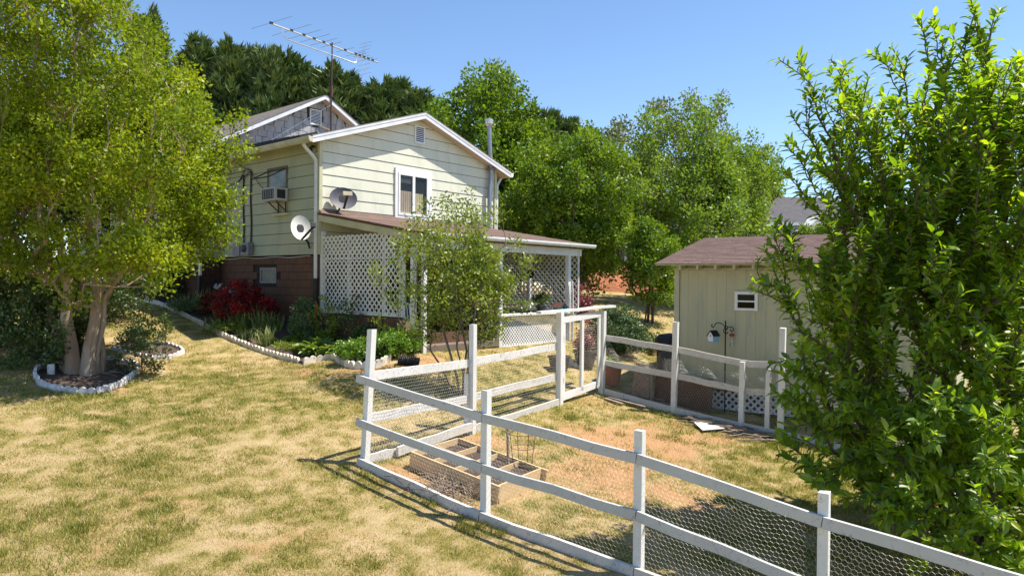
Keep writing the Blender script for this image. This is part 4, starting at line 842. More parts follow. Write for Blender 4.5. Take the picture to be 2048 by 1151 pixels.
def branch_mesh(A, par, rtip, power, rmax, sides=5, rmin=None):
    n = len(A); cnt = np.zeros(n); ch = np.zeros(n, int)
    for i in range(n-1, -1, -1):
        cnt[i] = max(cnt[i], 1)
        if par[i] >= 0: cnt[par[i]] += cnt[i]; ch[par[i]] += 1
    leafc = np.zeros(n)
    for i in range(n-1, -1, -1):
        if ch[i] == 0: leafc[i] = 1
        if par[i] >= 0: leafc[par[i]] += leafc[i]
    R = np.minimum(rtip*leafc**power, rmax)
    E = np.array([(par[i], i) for i in range(n) if par[i] >= 0]); a, b = A[E[:, 0]], A[E[:, 1]]; ra = np.minimum(R[E[:, 0]], R[E[:, 1]]*1.35); rb = R[E[:, 1]]
    d = unit(b-a); x = unit(np.cross(d, np.array([.31, .77, .2]))); y = np.cross(d, x); V = []
    for c, r in ((a-d*ra[:, None]*.3, ra), (b+d*rb[:, None]*.3, rb)):
        for k in range(sides):
            t = 2*PI*k/sides; V.append(c+(x*math.cos(t)+y*math.sin(t))*r[:, None])
    V = np.stack(V, 1); m_ = len(E); bse = np.arange(m_)[:, None]*2*sides
    F = np.concatenate([bse+np.array([k, (k+1) % sides, sides+(k+1) % sides, sides+k])[None] for k in range(sides)], 0)
    return V.reshape(-1, 3), F
def crown_targets(c, r, n, rs, lump=.25, shell=.55, zcut=-1.0, lobes=7):
    """points through a lumpy crown, more of them near its surface"""
    ph = unit(rs.normal(size=(lobes, 3))); out = []
    while len(out) < n:
        d = unit(rs.normal(size=3)); k = 1-lump+lump*2.0*max(0, max((ph@d)-.55))/.45; rr = (shell+(1-shell)*rs.rand()**.6)*k if rs.rand() < .8 else rs.rand()*k
        p = d*rr
        if p[2] < zcut: continue
        out.append(np.asarray(c)+p*np.asarray(r))
    return np.array(out)
def tree(name, label, cat, base, trunks, T, rs, leaf, bark, n_per, rad, size, width=.55, rtip=.006, power=.42, rmax=.12, outward=.5, upb=.25, group=None, seg=3, lname='crown', sides=5, vb=.0):
    o = thing(name, label, cat, base, group)
    A, par, ends = skeleton(trunks, T, rs, seg); V, F = branch_mesh(A, par, rtip, power, rmax, sides)
    link('trunk', npmesh('trunk', V, F, M[bark], smooth=True), o)
    Pp, d = cluster_leaves(T, n_per, rad, rs); D = unit(d)*outward+rs.normal(size=d.shape)*.6+V3(0, 0, upb)
    V, F = leaves_quad(Pp, D, size, rs, width)
    cl = np.repeat(rs.rand(len(T)), n_per); var = np.clip(.45*rs.rand(len(Pp))+.55*cl+vb, 0, 1)
    c = link(lname, npmesh(lname, V, F, M[leaf], np.repeat(var, 4)), o); setk(c, kind='stuff'); return o
def poly_trunk(b, e, rs, k=4, bend=.15, lean=1.25):
    b, e = np.asarray(b, float), np.asarray(e, float); L = np.linalg.norm(e-b); pts = []
    for i in range(k+1):
        u = i/k; p = b+(e-b)*np.array([u**lean, u**lean, u]); p = p+np.r_[rs.normal(size=2)*bend*.12*L*math.sin(u*PI), 0]; pts.append(p)
    return pts

def uv(P):
    P = np.atleast_2d(P); cp, sp = math.cos(PITCH), math.sin(PITCH); d = P[:, 1]*cp+P[:, 2]*sp; w_ = P[:, 2]*cp-P[:, 1]*sp; X = FOC*P[:, 0]/d; Y = -FOC*w_/d; cr, sr = math.cos(ROLL), math.sin(ROLL); return 1024+cr*X-sr*Y, 575.5+sr*X+cr*Y
# ---------------------------------------------------------------- big crape myrtle at the left
rs = np.random.RandomState(21)
LB = gnd(165, 748); lc = V3(LB[0]-.25, LB[1]+.3, 2.65)
T1 = crown_targets(lc, (3.5, 3.0, 3.8), 2500, rs, .22, .55, -.66); U_, V_ = uv(T1); edge_r = np.interp(V_, [0, 60, 110, 140, 180, 230, 300, 340, 380, 430, 500, 560], [270, 335, 355, 385, 415, 435, 448, 455, 445, 430, 400, 330])-18; inner = (V_ > 395) & (U_ > 30) & (U_ < 370); T1 = T1[(U_ < edge_r) & ~(inner & (rs.rand(len(T1)) < .74))][:1500]
T2 = np.array([at(u, v, LB[1]+dy) for u, v, dy in [(240, 480, -1.3), (210, 500, -1.4), (270, 510, -1.2), (300, 530, -1.0), (230, 530, -1.3), (320, 540, -.8), (180, 520, -1.2), (260, 470, -1.2), (340, 520, -.6), (420, 430, 0), (440, 380, .2), (430, 470, .2), (400, 500, .3), (450, 330, .3), (120, 560, -1.0), (150, 520, -1.1), (60, 520, -1.0), (100, 500, -.8), (380, 490, .5), (360, 450, .4), (455, 250, .4), (460, 290, .2), (445, 410, .2), (410, 510, .4), (415, 460, .2), (385, 440, 0)]])
T2 = np.repeat(T2, 3, 0)+rs.normal(size=(len(T2)*3, 3))*.16
T = np.r_[T1, T2]
trk = []
for (bx, by), (ex, ey, ez) in [((-.24, .02), (-.9, -.5, 3.4)), ((-.1, -.08), (-.35, -.6, 3.4)), ((.15, -.1), (.3, -.3, 3.5)), ((.2, .0), (1.35, .1, 2.9)), ((-.45, .25), (-1.9, .3, 3.0)), ((-.1, .5), (.4, 1.3, 3.2)), ((-.55, .4), (-1.5, 1.0, 3.2)), ((.2, .2), (.9, .7, 3.2)), ((-.4, .1), (-1.3, -.2, 3.3)), ((-.3, .4), (-.5, .9, 3.4))]:
    trk.append(poly_trunk(V3(LB[0]+bx, LB[1]+by, LB[2]-.1), V3(LB[0]+ex, LB[1]+ey, LB[2]+ez), rs, 6, .18, 2.1))
tree('crape_myrtle', 'large multi-trunked tree with smooth tan trunks in a scalloped ring at the left', 'tree', LB, trk, T, rs, 'lf_myrtle', 'bark', 110, .28, .07, .62, .0055, .43, .085, sides=7)
# flared, fluted trunks swept along the same lines
ft = [o for o in bpy.data.objects if o.name.startswith('crape_myrtle')][0]
for ti, tr in enumerate(trk):
    tr = np.array(tr); sl = np.r_[0, np.cumsum(np.linalg.norm(np.diff(tr, axis=0), axis=1))]; tot = sl[-1]; V = []; F = []; K, R = 14, 22; ph = rs.rand(3)*6; r0 = (.09, .115, .11, .07, .08, .065, .065, .055, .065, .055)[ti]
    for i in range(R+1):
        u = i/R; c = np.array([np.interp(u*tot, sl, tr[:, k]) for k in range(3)]); rad = r0*(1-.66*u)+.07*math.exp(-u*16)
        for k in range(K):
            a = 2*PI*k/K; q = rad*(1+.10*math.sin(3*a+ph[0]+u*2.5)+.06*math.sin(5*a+ph[1]-u*4)+.04*math.sin(u*23+ph[2]+a)); V.append(c+V3(math.cos(a)*q, math.sin(a)*q, 0))
    for i in range(R):
        for k in range(K): k2 = (k+1) % K; F.append((i*K+k, i*K+k2, (i+1)*K+k2, (i+1)*K+k))
    MB().add(V, F).build('trunk_stem', 'bark', ft, True)
# ---------------------------------------------------------------- small shrub-tree in front of the porch
rs = np.random.RandomState(33)
SB = gnd(925, 792); T = []
sc = SB+V3(.08, .1, 2.0)
T1 = crown_targets(sc, (1.15, 1.1, 1.36), 330, rs, .35, .45, -.85)
T1 = T1[T1[:, 2] > SB[2]+1.0]; T1 = T1[~((T1[:, 2] < SB[2]+1.7) & (np.hypot(T1[:, 0]-SB[0], T1[:, 1]-SB[1]) >.7))]
tips = [(760, 540), (748, 575), (790, 600), (770, 640), (810, 590), (800, 520), (835, 440), (870, 425), (905, 430), (935, 400), (940, 425), (960, 440), (1000, 440), (1030, 500), (1060, 520), (1055, 560), (1040, 600), (1020, 640), (985, 660), (990, 620), (845, 660), (860, 640), (880, 610), (900, 470), (975, 520), (830, 560), (860, 500), (925, 520), (1010, 560), (955, 580), (815, 660), (905, 560)]
T2 = np.array([at(u, v, SB[1]+rs.uniform(-.6, .6)) for u, v in tips]); T = np.r_[T1, np.repeat(T2, 2, 0)+rs.normal(size=(len(T2)*2, 3))*.1]
trk = [poly_trunk(SB+V3(bx, by, -.05), SB+V3(ex, ey, ez), rs, 5, .2) for bx, by, ex, ey, ez in ((-.05, 0, -.75, .1, 1.9), (0, .05, -.3, .1, 2.3), (.06, 0, .15, 0, 2.4), (.08, .05, .65, .1, 2.0), (-.06, .03, -1.2, .1, 1.4), (.03, -.05, .35, -.4, 2.0), (0, .08, -.1, .5, 2.1))]
tree('shrub', 'tall airy multi-stemmed shrub in front of the porch behind the wire fence', 'shrub', SB, trk, T, rs, 'lf_shrub', 'bark3', 48, .2, .062, .55, .0045, .42, .05, .3, .3, lname='foliage')
# ---------------------------------------------------------------- large long-leaved tree at the right
rs = np.random.RandomState(44)
RB0 = V3(5.75, 8.75, ground(5.75, 8.75))
rt = thing('leafy_tree', 'big bushy tree with long glossy leaves filling the right foreground', 'tree', RB0)
rc = V3(5.75, 8.6, -.05)
T1 = crown_targets(rc, (2.4, 1.65, 3.0), 1200, rs, .2, .45, -.98); T1 = np.r_[T1, crown_targets(rc+V3(-.3, -1.25, -1.65), (1.7, 1.3, 1.2), 300, rs, .2, .4, -.98), crown_targets(rc, (2.4, 1.65, 3.0), 900, rs, .2, .6, -.98), crown_targets(rc+V3(-.35, -.1, 1.25), (2.3, 1.35, 2.1), 800, rs, .2, .5, -.98)]; U_, V_ = uv(T1); le = np.interp(V_, [0, 110, 200, 300, 350, 420, 480, 560, 620, 700, 800, 900, 1000, 1100], [1900, 1680, 1660, 1615, 1630, 1668, 1660, 1610, 1600, 1610, 1625, 1640, 1680, 1760]); te_ = np.interp(U_, [1600, 1650, 1700, 1740, 1800, 1850, 1880, 1910, 1945, 1980, 2048], [190, 150, 190, 140, 190, 160, 80, 120, 40, 120, 110]); T1 = T1[(U_ > le) & (V_ > te_) & (U_ < 2140)]  # crown shape cut off right of the frame to let sunlight onto lower leaves
tl = [(1598, 122, 8.3), (1612, 190, 8.3), (1655, 140, 8.4), (1680, 160, 8.4), (1740, 108, 8.6), (1765, 112, 8.6), (1640, 210, 8.3), (1870, 30, 8.2), (1885, 90, 8.2), (1900, 130, 8.2), (1944, 12, 8.0), (1955, 60, 8.0), (1935, 70, 8.0), (1975, 105, 8.0), (1580, 285, 8.1), (1600, 320, 8.1), (1605, 400, 8), (1640, 380, 8), (1530, 500, 7.9), (1548, 470, 7.9), (1560, 440, 7.9), (1530, 560, 7.8), (1565, 520, 7.8), (1600, 540, 7.8), (1575, 600, 7.8), (1590, 660, 7.8), (1600, 700, 7.8), (1585, 735, 7.7), (1565, 790, 7.6), (1610, 780, 7.7), (1590, 830, 7.6), (1640, 850, 7.6), (1580, 890, 7.5), (1640, 900, 7.4), (1690, 930, 7.4), (1640, 960, 7.2), (1690, 990, 7.1), (1740, 1000, 7.0), (1790, 960, 7.0), (1850, 900, 6.9), (1900, 840, 6.9), (1870, 780, 6.9), (1760, 1040, 6.9), (1830, 1060, 6.8), (1880, 1090, 6.7), (1950, 1020, 6.7), (2000, 1080, 6.6), (2020, 960, 6.7), (1950, 940, 6.8), (1830, 1000, 6.8), (1990, 860, 6.9), (1740, 900, 7.3), (1780, 850, 7.2), (1700, 800, 7.4), (1660, 740, 7.6), (1950, 1120, 6.6), (2030, 1130, 6.5), (1680, 560, 7.6), (1720, 470, 7.5), (1660, 450, 7.7)]
T2 = np.array([at(*q) for q in tl]); T = np.r_[T1, T2, T2+rs.normal(size=T2.shape)*.13, T2+rs.normal(size=T2.shape)*.16]
T = T[T[:, 2] > ground(T[:, 0], T[:, 1])+.3]
trk = []
for ex, ey, ez in ((-1.5, -.2, 4.6), (-.9, -.5, 4.4), (-.3, .2, 5.2), (.2, -.4, 5.0), (.7, .1, 4.8), (1.3, -.2, 4.4), (-.6, .8, 4.6), (-1.9, .1, 3.0), (.4, -1.1, 3.0), (1.2, .8, 4.2)):
    trk.append(poly_trunk(RB0+V3(rs.uniform(-.25, .25), rs.uniform(-.2, .2), -.1), RB0+V3(ex, ey, ez), rs, 7, .22))
A, par, ends = skeleton(trk, T, rs, 4); V, F = branch_mesh(A, par, .006, .42, .05, 6); link('trunk', npmesh('trunk', V, F, M['bark2'], smooth=True), rt)
# leaves in spirals along the last stretch of every shoot
def long_leaves(P, D, Nn, L, rs):
    """folded lance-shaped leaves, 7 points each: stalk, two pairs of edge points with a midrib, tip"""
    D = unit(D); A_ = unit(np.cross(D, Nn)); Nn = np.cross(A_, D); L = L[:, None]; W = L*.2; dr = L*rs.uniform(.02, .34, (len(P), 1))
    m1 = P+D*L*.35-Nn*dr*.12; m2 = P+D*L*.7-Nn*dr*.5; tip = P+D*L-Nn*dr*1.15; up = Nn*W*.38
    V = np.stack([P, m1+A_*W+up, m1, m1-A_*W+up, m2+A_*W*.78+up*.8, m2, m2-A_*W*.78+up*.8, tip], 1); b = np.arange(len(P))[:, None]*8
    tri = [(0, 2, 1), (0, 3, 2), (1, 2, 5), (1, 5, 4), (2, 3, 6), (2, 6, 5), (4, 5, 7), (5, 6, 7)]
    return V, np.concatenate([b+np.array(t_)[None] for t_ in tri], 0)
Pl, Dl, Nl = [], [], []
for e in ends:
    chain = [A[e]]; j = e; ln = 0
    while par[j] >= 0 and ln < .62 and len(chain) < 6: ln += np.linalg.norm(A[j]-A[par[j]]); j = par[j]; chain.append(A[j])
    chain = np.array(chain); seglen = np.r_[0, np.cumsum(np.linalg.norm(np.diff(chain, axis=0), axis=1))]; tot = min(seglen[-1], .62); nl = int(16+8*rs.rand()); phi = rs.rand()*6
    ax0 = unit(chain[0]-chain[min(2, len(chain)-1)])
    for i in range(nl):
        q = tot*(i/nl)**1.25; p = np.array([np.interp(q, seglen, chain[:, k]) for k in range(3)]); phi += 2.4; x = unit(np.cross(ax0, V3(.2, .9, .3))); y = np.cross(ax0, x); rad_ = x*math.cos(phi)+y*math.sin(phi)
        f_ = i/nl; D = rad_*(.55+.5*f_)+ax0*(.75-.35*f_)+V3(0, 0, .08-.25*rs.rand())+rs.normal(size=3)*.12
        Pl.append(p); Dl.append(D); Nl.append(unit(ax0*.7+V3(0, 0, .8)+rs.normal(size=3)*.25))
Pl, Dl, Nl = map(np.array, (Pl, Dl, Nl)); Ll = np.clip(rs.normal(.12, .034, len(Pl)), .05, .2); Vv, Ff = long_leaves(Pl, Dl, Nl, Ll, rs); var = np.clip(rs.normal(.42, .25, len(Pl)), 0, 1)
ctr = Vv.mean(1); score = np.linalg.norm(ctr, axis=1)/Ll; uu = ctr[:, 0]/ctr[:, 1]; score[(uu > .70) | (abs(ctr[:, 2]/ctr[:, 1]) > .39)] = 1e9
pick = np.argsort(score)[:300]; keep = np.ones(len(Pl), bool); keep[pick] = False
kv = Vv[keep]; tri = np.array([(0, 2, 1), (0, 3, 2), (1, 2, 5), (1, 5, 4), (2, 3, 6), (2, 6, 5), (4, 5, 7), (5, 6, 7)])
Fk = (np.arange(len(kv))[:, None, None]*8+tri[None]).reshape(-1, 3)
setk(link('foliage', npmesh('foliage', kv.reshape(-1, 3), Fk, M['lf_laurel'], np.repeat(var[keep], 8)), rt), kind='stuff')
for i in pick: link('leaf', npmesh('leaf', Vv[i], tri, M['lf_laurel'], np.full(8, var[i])), rt)
# ---------------------------------------------------------------- trees behind the house
def far_tree(name, label, u, vtop, vbase, Y, hw, leaf, bark, seed, nT, n_per, rad, size, zc=-.7, lump=.25, shell=.55, group='trees behind the house', zlow=None, trunk_n=3, spread=.5, rz_=None):
    rs = np.random.RandomState(seed); top = at(u, vtop, Y); bx = at(u, vbase, Y); zb = ground(top[0], Y) if zlow is None else zlow; cz0 = bx[2]; rzz = (top[2]-cz0)/2; c = V3(top[0], Y, (top[2]+cz0)/2)
    T = crown_targets(c, (hw, hw, rzz), nT, rs, lump, shell, -1.0)
    b = V3(top[0], Y, zb); trk = [poly_trunk(b+V3(rs.uniform(-.2, .2), rs.uniform(-.2, .2), -.2), V3(c[0]+rs.uniform(-1, 1)*hw*spread, Y+rs.uniform(-1, 1)*hw*spread, c[2]+rzz*.35), rs, 5, .2) for _ in range(trunk_n)]
    return tree(name, label, 'tree', b, trk, T, rs, leaf, bark, int(n_per*1.7), rad, size*1.08, .62, .01, .45, .16, .5, .25, group, sides=6)
far_tree('broadleaf_tree', 'bright green rounded tree rising behind the right end of the house roof', 965, 180, 520, 29, 2.7, 'lf_mid', 'bark2', 5, 330, 75, .55, .15)
far_tree('broadleaf_tree', 'bright green tree filling in beside the porch roof behind the house', 1050, 250, 520, 30, 1.9, 'lf_mid', 'bark2', 6, 180, 75, .5, .14)
far_tree('crape_myrtle', 'dense round crape myrtle with many dark trunks on the lawn right of the porch', 1150, 288, 575, 25.5, 2.45, 'lf_mid', 'bark2', 8, 360, 80, .42, .11, trunk_n=9, spread=.75)
far_tree('maple_tree', 'light green maple with drooping branches behind the left end of the shed', 1385, 235, 545, 28, 2.75, 'lf_maple', 'bark3', 9, 330, 60, .48, .12, trunk_n=4, lump=.35)
far_tree('maple_tree', 'second light green maple overlapping the first, above the shed roof', 1462, 285, 520, 30, 1.75, 'lf_maple', 'bark3', 19, 200, 60, .48, .12, trunk_n=3, lump=.3)
far_tree('young_tree', 'dark green leafy tree drooping over the lawn beside the shed corner', 1300, 450, 600, 23, .95, 'lf_mid', 'bark2', 10, 90, 70, .32, .095)
far_tree('tall_tree', 'tall loose grey-green tree with sky showing through, left of the two', 1235, 212, 480, 42, 2.2, 'lf_grey', 'bark3', 14, 110, 60, .6, .16, lump=.4, shell=.4)
far_tree('tall_tree', 'tall loose grey-green tree with sky showing through, right of the two', 1370, 200, 480, 43, 3.0, 'lf_grey', 'bark3', 15, 170, 60, .62, .16, lump=.45, shell=.4)
far_tree('round_tree', 'darker round-topped tree at the right edge of the tree line above the grey roof', 1505, 292, 500, 52, 2.3, 'lf_mid', 'bark3', 16, 190, 80, .55, .17)
far_tree('round_tree', 'small pale green treetop in front of the dark grey neighbour roof', 1635, 445, 500, 36, .8, 'lf_maple', 'bark3', 18, 50, 50, .3, .1)
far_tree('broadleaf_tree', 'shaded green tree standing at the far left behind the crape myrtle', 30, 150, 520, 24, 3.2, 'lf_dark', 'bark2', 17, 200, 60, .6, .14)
# --- leyland cypresses
def cypress_mesh(seed, Hh=13.0, Rr=2.7):
    """feathery evergreen: upswept plumes, each a cloud of pointed sprays"""
    rs = np.random.RandomState(seed); nb, ns = 210, 26; h = rs.rand(nb)**.85; a = rs.rand(nb)*2*PI; r = Rr*(1-h)**.62*rs.uniform(.72, 1.12, nb)+.12; top = h > .9
    u = .35+.65*rs.rand(nb, ns)**.7; z = (h[:, None]*.93*Hh+(.55+1.1*rs.rand(nb, 1))*u**1.6); rad = r[:, None]*u
    P = np.stack([np.cos(a)[:, None]*rad, np.sin(a)[:, None]*rad, z], -1)+rs.normal(size=(nb, ns, 3))*np.array([.17, .17, .22])*(1.15-u[..., None]*.6)
    out = np.repeat(np.stack([np.cos(a), np.sin(a), np.zeros(nb)], 1), ns, 0); P = P.reshape(-1, 3); n = len(P); base = np.repeat(rs.rand(nb), ns); V = []; var = []
    for j in range(4):
        D = unit(out*.45+V3(0, 0, 1.0)+rs.normal(size=(n, 3))*.42); L = (rs.uniform(.28, .62, n))[:, None]; A_ = unit(np.cross(D, out+rs.normal(size=(n, 3))*.6))
        V.append(np.stack([P-A_*L*.17, P+A_*L*.17, P+D*L], 1)); var.append(np.clip(.5*base+.5*rs.rand(n), 0, 1))
    return np.concatenate(V, 0), np.concatenate(var, 0)
cy_mesh = {}
tops = [(300, 28, 40), (395, 75, 39), (432, 95, 40), (462, 88, 38), (500, 98, 40), (535, 90, 38), (568, 104, 39), (600, 118, 40), (632, 138, 39), (672, 130, 38), (706, 150, 40), (735, 172, 39), (768, 160, 38), (800, 158, 39), (838, 178, 38), (868, 215, 41), (1010, 240, 46), (1035, 225, 44), (1065, 215, 43), (1098, 222, 43), (1130, 230, 44), (1152, 258, 45)]
ordn = ['first', 'second', 'third', 'fourth', 'fifth', 'sixth', 'seventh', 'eighth', 'ninth', 'tenth', 'eleventh', 'twelfth', 'thirteenth', 'fourteenth', 'fifteenth', 'sixteenth', 'seventeenth', 'eighteenth']
for i, (u, v, Y) in enumerate(tops):
    p = at(u, v, Y); zb = ground(p[0], Y); hgt = p[2]-zb; wd = 1.0+.14*math.sin(i*2.3); key = i % 3
    if key not in cy_mesh:
        Vb, vr = cypress_mesh(101+key); cy_mesh[key] = npmesh('crown', Vb.reshape(-1, 3), np.arange(len(Vb)*3).reshape(-1, 3), M['lf_conifer'], np.repeat(vr, 3)); tme = MB().tube([(0, 0, -.3), (0, 0, 6), (0, 0, 12)], [.2, .14, .03], 6).build('trunk_mesh_source', 'bark2'); cy_mesh[(key, 't')] = tme.data; bpy.data.objects.remove(tme)
    lab = ordn[i]+' tall dark evergreen from the left in the screen behind the house' if i < 16 else ordn[i-16]+' dark evergreen tip from the left between the broadleaf trees right of the house'
    o = thing('cypress_tree', lab, 'tree', (p[0], Y, zb), 'evergreen screen behind the house' if i < 16 else 'evergreens behind the broadleaf trees')
    for nm, me in (('crown', cy_mesh[key]), ('trunk', cy_mesh[(key, 't')])):
        c = bpy.data.objects.new(nm, me); COL.objects.link(c); c.parent = o
        if nm == 'crown': c['kind'] = 'stuff'
        c.scale = (wd, wd, hgt/13.5)
    o.rotation_euler = (0, 0, i*1.7)

# ---------------------------------------------------------------- flower beds with scalloped edging
def edging(name, label, pts, mat, unit_len=.15, h=.13, th=.055, group=None, jit=.012, closed=False):
    """a row of scalloped concrete blocks (two rounded tops each) along a line on the lawn"""
    pts = [np.asarray(p, float) for p in pts]
    if closed: pts = pts+[pts[0]]
    o = thing(name, label, 'edging', drop(pts[0][0], pts[0][1]), group); seg = np.r_[0, np.cumsum([np.linalg.norm((b-a)[:2]) for a, b in zip(pts[:-1], pts[1:])])]; X = [p[0] for p in pts]; Y = [p[1] for p in pts]; bl = unit_len*2; r_ = random.Random(len(pts)); q = 0
    while q+bl <= seg[-1]+.01:
        a = V3(np.interp(q, seg, X), np.interp(q, seg, Y), 0); b = V3(np.interp(q+bl, seg, X), np.interp(q+bl, seg, Y), 0); d = unit(b-a); sd_ = V3(-d[1], d[0], 0); tilt = r_.uniform(-.08, .08); hz = h*r_.uniform(.9, 1.08); prof = []
        for s_ in range(2):
            for i in range(7 if s_ == 0 else 8):
                t = i/7; prof.append((s_*.5+t*.5, hz*(.55+.45*math.sin(t*PI)**.6)))
        prof = [(0, -.06)]+prof+[(1, -.06)]; L = np.linalg.norm(b-a)-.008; P = []
        za, zb = ground(a[0], a[1]), ground(b[0], b[1]); off = r_.uniform(-jit, jit)
        for x, z in prof: c = a+d*(x*L); P.append(V3(c[0], c[1], za+(zb-za)*x+z)+sd_*(off+tilt*max(z, 0)-th/2))
        MB().prism(P, sd_*th).build('edging_block', mat, o); q += bl
    return o
ring_c = gnd(190, 735); ring = []
for u, v in [(68, 752), (72, 764), (85, 774), (105, 780), (135, 785), (165, 788), (195, 787), (222, 780), (248, 770), (268, 752), (276, 738), (270, 730), (250, 728), (222, 724), (195, 722), (150, 722), (105, 730), (78, 740)]: ring.append(gnd(u, v))
edging('tree_ring', 'ring of white scalloped edging round the foot of the crape myrtle', ring, 'edging_white', .135, .11, .045, closed=True)
bed_sheet('tree_ring_mulch', [tuple(p[:2]) for p in ring], 'mulch', .03)
rect = [gnd(u, v) for u, v in [(224, 700), (250, 706), (285, 714), (312, 719), (345, 716), (372, 704), (352, 696), (325, 690), (300, 687)]]
edging('bed_edging', 'low pale edging round the small rose bed behind the crape myrtle', rect, 'edging_white', .14, .09, .045)
bed_sheet('rose_bed_mulch', [tuple(p[:2]) for p in rect]+[tuple(gnd(255, 682)[:2]), tuple(gnd(225, 692)[:2])], 'mulch', .025)
lpix = [(240, 600), (275, 603), (300, 606), (320, 611), (345, 622), (375, 637), (405, 652), (440, 672), (475, 687), (510, 700), (550, 713), (585, 722), (602, 727)]
lb = [gnd(u, v) for u, v in lpix]
edging('bed_edging', 'long curving row of white scalloped edging along the flower bed by the house', lb, 'concrete', .145, .125, .05)
sb2 = [gnd(u, v) for u, v in [(607, 729), (630, 724), (655, 719), (668, 716), (676, 724), (690, 733), (715, 738), (740, 738), (765, 732), (779, 722), (782, 712), (773, 704)]]
edging('bed_edging', 'short wavy run of scalloped edging round the bright herb patch', sb2, 'concrete', .15, .14, .06)
bedpoly = [tuple(p[:2]) for p in lb[2:]]+[tuple(p[:2]) for p in sb2]+[tuple(H(.3, -3.3, 0)[:2]), tuple(H(0.02, -3.0, 0)[:2]), tuple(H(.03, 0, 0)[:2]), tuple(H(.03, 5.0, 0)[:2]), tuple(H(-.7, 5.0, 0)[:2]), tuple(H(-.7, 9, 0)[:2])]
bed_sheet('flower_bed', bedpoly, 'mulch', .045)
# --- plants in the bed
def bush(name, label, c, r, nT, n_per, leaf, seed, size, rad=.12, cat='bush', width=.55, bark='bark3', group=None, zc=-.3, up=.3, lump=.2, outward=.5, stems=5):
    rs = np.random.RandomState(seed); c = np.asarray(c, float); r = np.asarray(r, float); T = crown_targets(c+V3(0, 0, r[2]*.9), r, nT, rs, lump, .5, -.75)
    trk = [poly_trunk(c+V3(rs.uniform(-.04, .04), rs.uniform(-.04, .04), -.05), c+V3(rs.uniform(-.5, .5)*r[0], rs.uniform(-.5, .5)*r[1], r[2]*1.1), rs, 3, .2) for _ in range(stems)]
    return tree(name, label, cat, c, trk, T, rs, leaf, bark, n_per, rad, size, width, .003, .4, .03, outward, up, group, 2, 'foliage', 4)
def G2(t, s, dz=.04): p = H(t, s, 0); return drop(p[0], p[1], dz)
bush('azalea', 'large deep red flowering azalea against the brown basement wall', G2(-.85, 1.9), (.68, .7, .52), 120, 70, 'lf_red', 51, .06, .14, lump=.3)
bush('azalea', 'small red flowering azalea left of the large red one', G2(-1.0, 3.2), (.38, .38, .3), 40, 50, 'lf_red', 52, .055, .12)
bush('boxwood', 'grey-green upright boxwood beside the black drain pipe', G2(-.62, -.35), (.36, .34, .52), 90, 60, 'lf_juniper', 53, .05, .1)
bush('rose_bush', 'thin leggy shrub in front of the lattice left end', G2(-.45, -.95), (.34, .3, .62), 34, 24, 'lf_shrub', 54, .06, .11, stems=4)
bush('rose_bush', 'sparse dark-leaved shrub leaning before the lattice', G2(-.35, -1.7), (.3, .3, .6), 26, 22, 'lf_dark', 55, .06, .11, stems=3)
bush('yellow_shrub', 'tiny golden-leaved shrub at the foot of the red stake', G2(-.45, -.75), (.14, .14, .2), 16, 30, 'lf_maple', 56, .05, .08)
bush('dark_bush', 'dark shaded bush beside the far brick corner of the house', at(345, 575, 21.0)*[1, 1, 0]+UP*ground(*at(345, 575, 21.0)[:2]), (.9, .8, .95), 110, 50, 'lf_dark', 57, .09, .2)
bush('red_maple_shrub', 'reddish-leaved shrub in shade by the far end of the house', at(318, 560, 21.8)*[1, 1, 0]+UP*ground(*at(318, 560, 21.8)[:2]), (.55, .5, .75), 50, 40, 'lf_pink', 58, .09, .18)
def herb(name, label, u, v, r, nT, n_per, leaf, seed, size, width=.6, cat='plant'):
    p = gnd(u, v); p[2] = ground(p[0], p[1])+.05; return bush(name, label, p, r, nT, n_per, leaf, seed, size, .09, cat, width, 'bark3', stems=5, up=.5, lump=.15)
herb('herb_patch', 'mound of bright green herbs left of the corner fence post', 715, 725, (.42, .4, .22), 80, 60, 'lf_mint', 61, .05)
herb('herb_patch', 'mound of bright green herbs right of the corner fence post behind the scalloped edge', 765, 716, (.42, .4, .22), 80, 60, 'lf_mint', 62, .05)
herb('herb_patch', 'deeper green herb clump spilling towards the black pipe', 795, 708, (.55, .5, .25), 90, 60, 'lf_mint', 63, .055)
herb('herb_patch', 'shaded green clump against the brown porch wall', 760, 695, (.6, .4, .3), 70, 50, 'lf_dark', 64, .06)
def hosta(label, u, v, r, n, seed, Lf, leaf='lf_hosta', name='hosta', wd=.45):
    rs = np.random.RandomState(seed); p = gnd(u, v); p[2] = ground(p[0], p[1])+.04; a = rs.rand(n)*2*PI; k = np.sqrt(rs.rand(n))*r; P = np.stack([p[0]+np.cos(a)*k*.8, p[1]+np.sin(a)*k*.8, np.full(n, p[2])+.12*(1-k/r)+rs.rand(n)*.1], 1); D = np.stack([np.cos(a)*(.4+k/r), np.sin(a)*(.4+k/r), rs.uniform(-.1, .9, n)], 1)
    Vv, Ff = long_leaves(P, D, np.tile(V3(0, 0, 1), (n, 1))+rs.normal(size=(n, 3))*.2, rs.uniform(.7, 1.2, n)*Lf, rs)
    c = Vv.mean(1, keepdims=True); Vv = (Vv-Vv[:, 5:6])*1.0+Vv[:, 5:6]; o = thing(name, label, 'plant', p)
    setk(link('leaves', npmesh('leaves', Vv.reshape(-1, 3), Ff, M[leaf], np.repeat(rs.rand(n), 8)), o), kind='stuff'); MB().tube([p-UP*.06, p+UP*.1], .02, 5).build('stem', 'bark3', o)
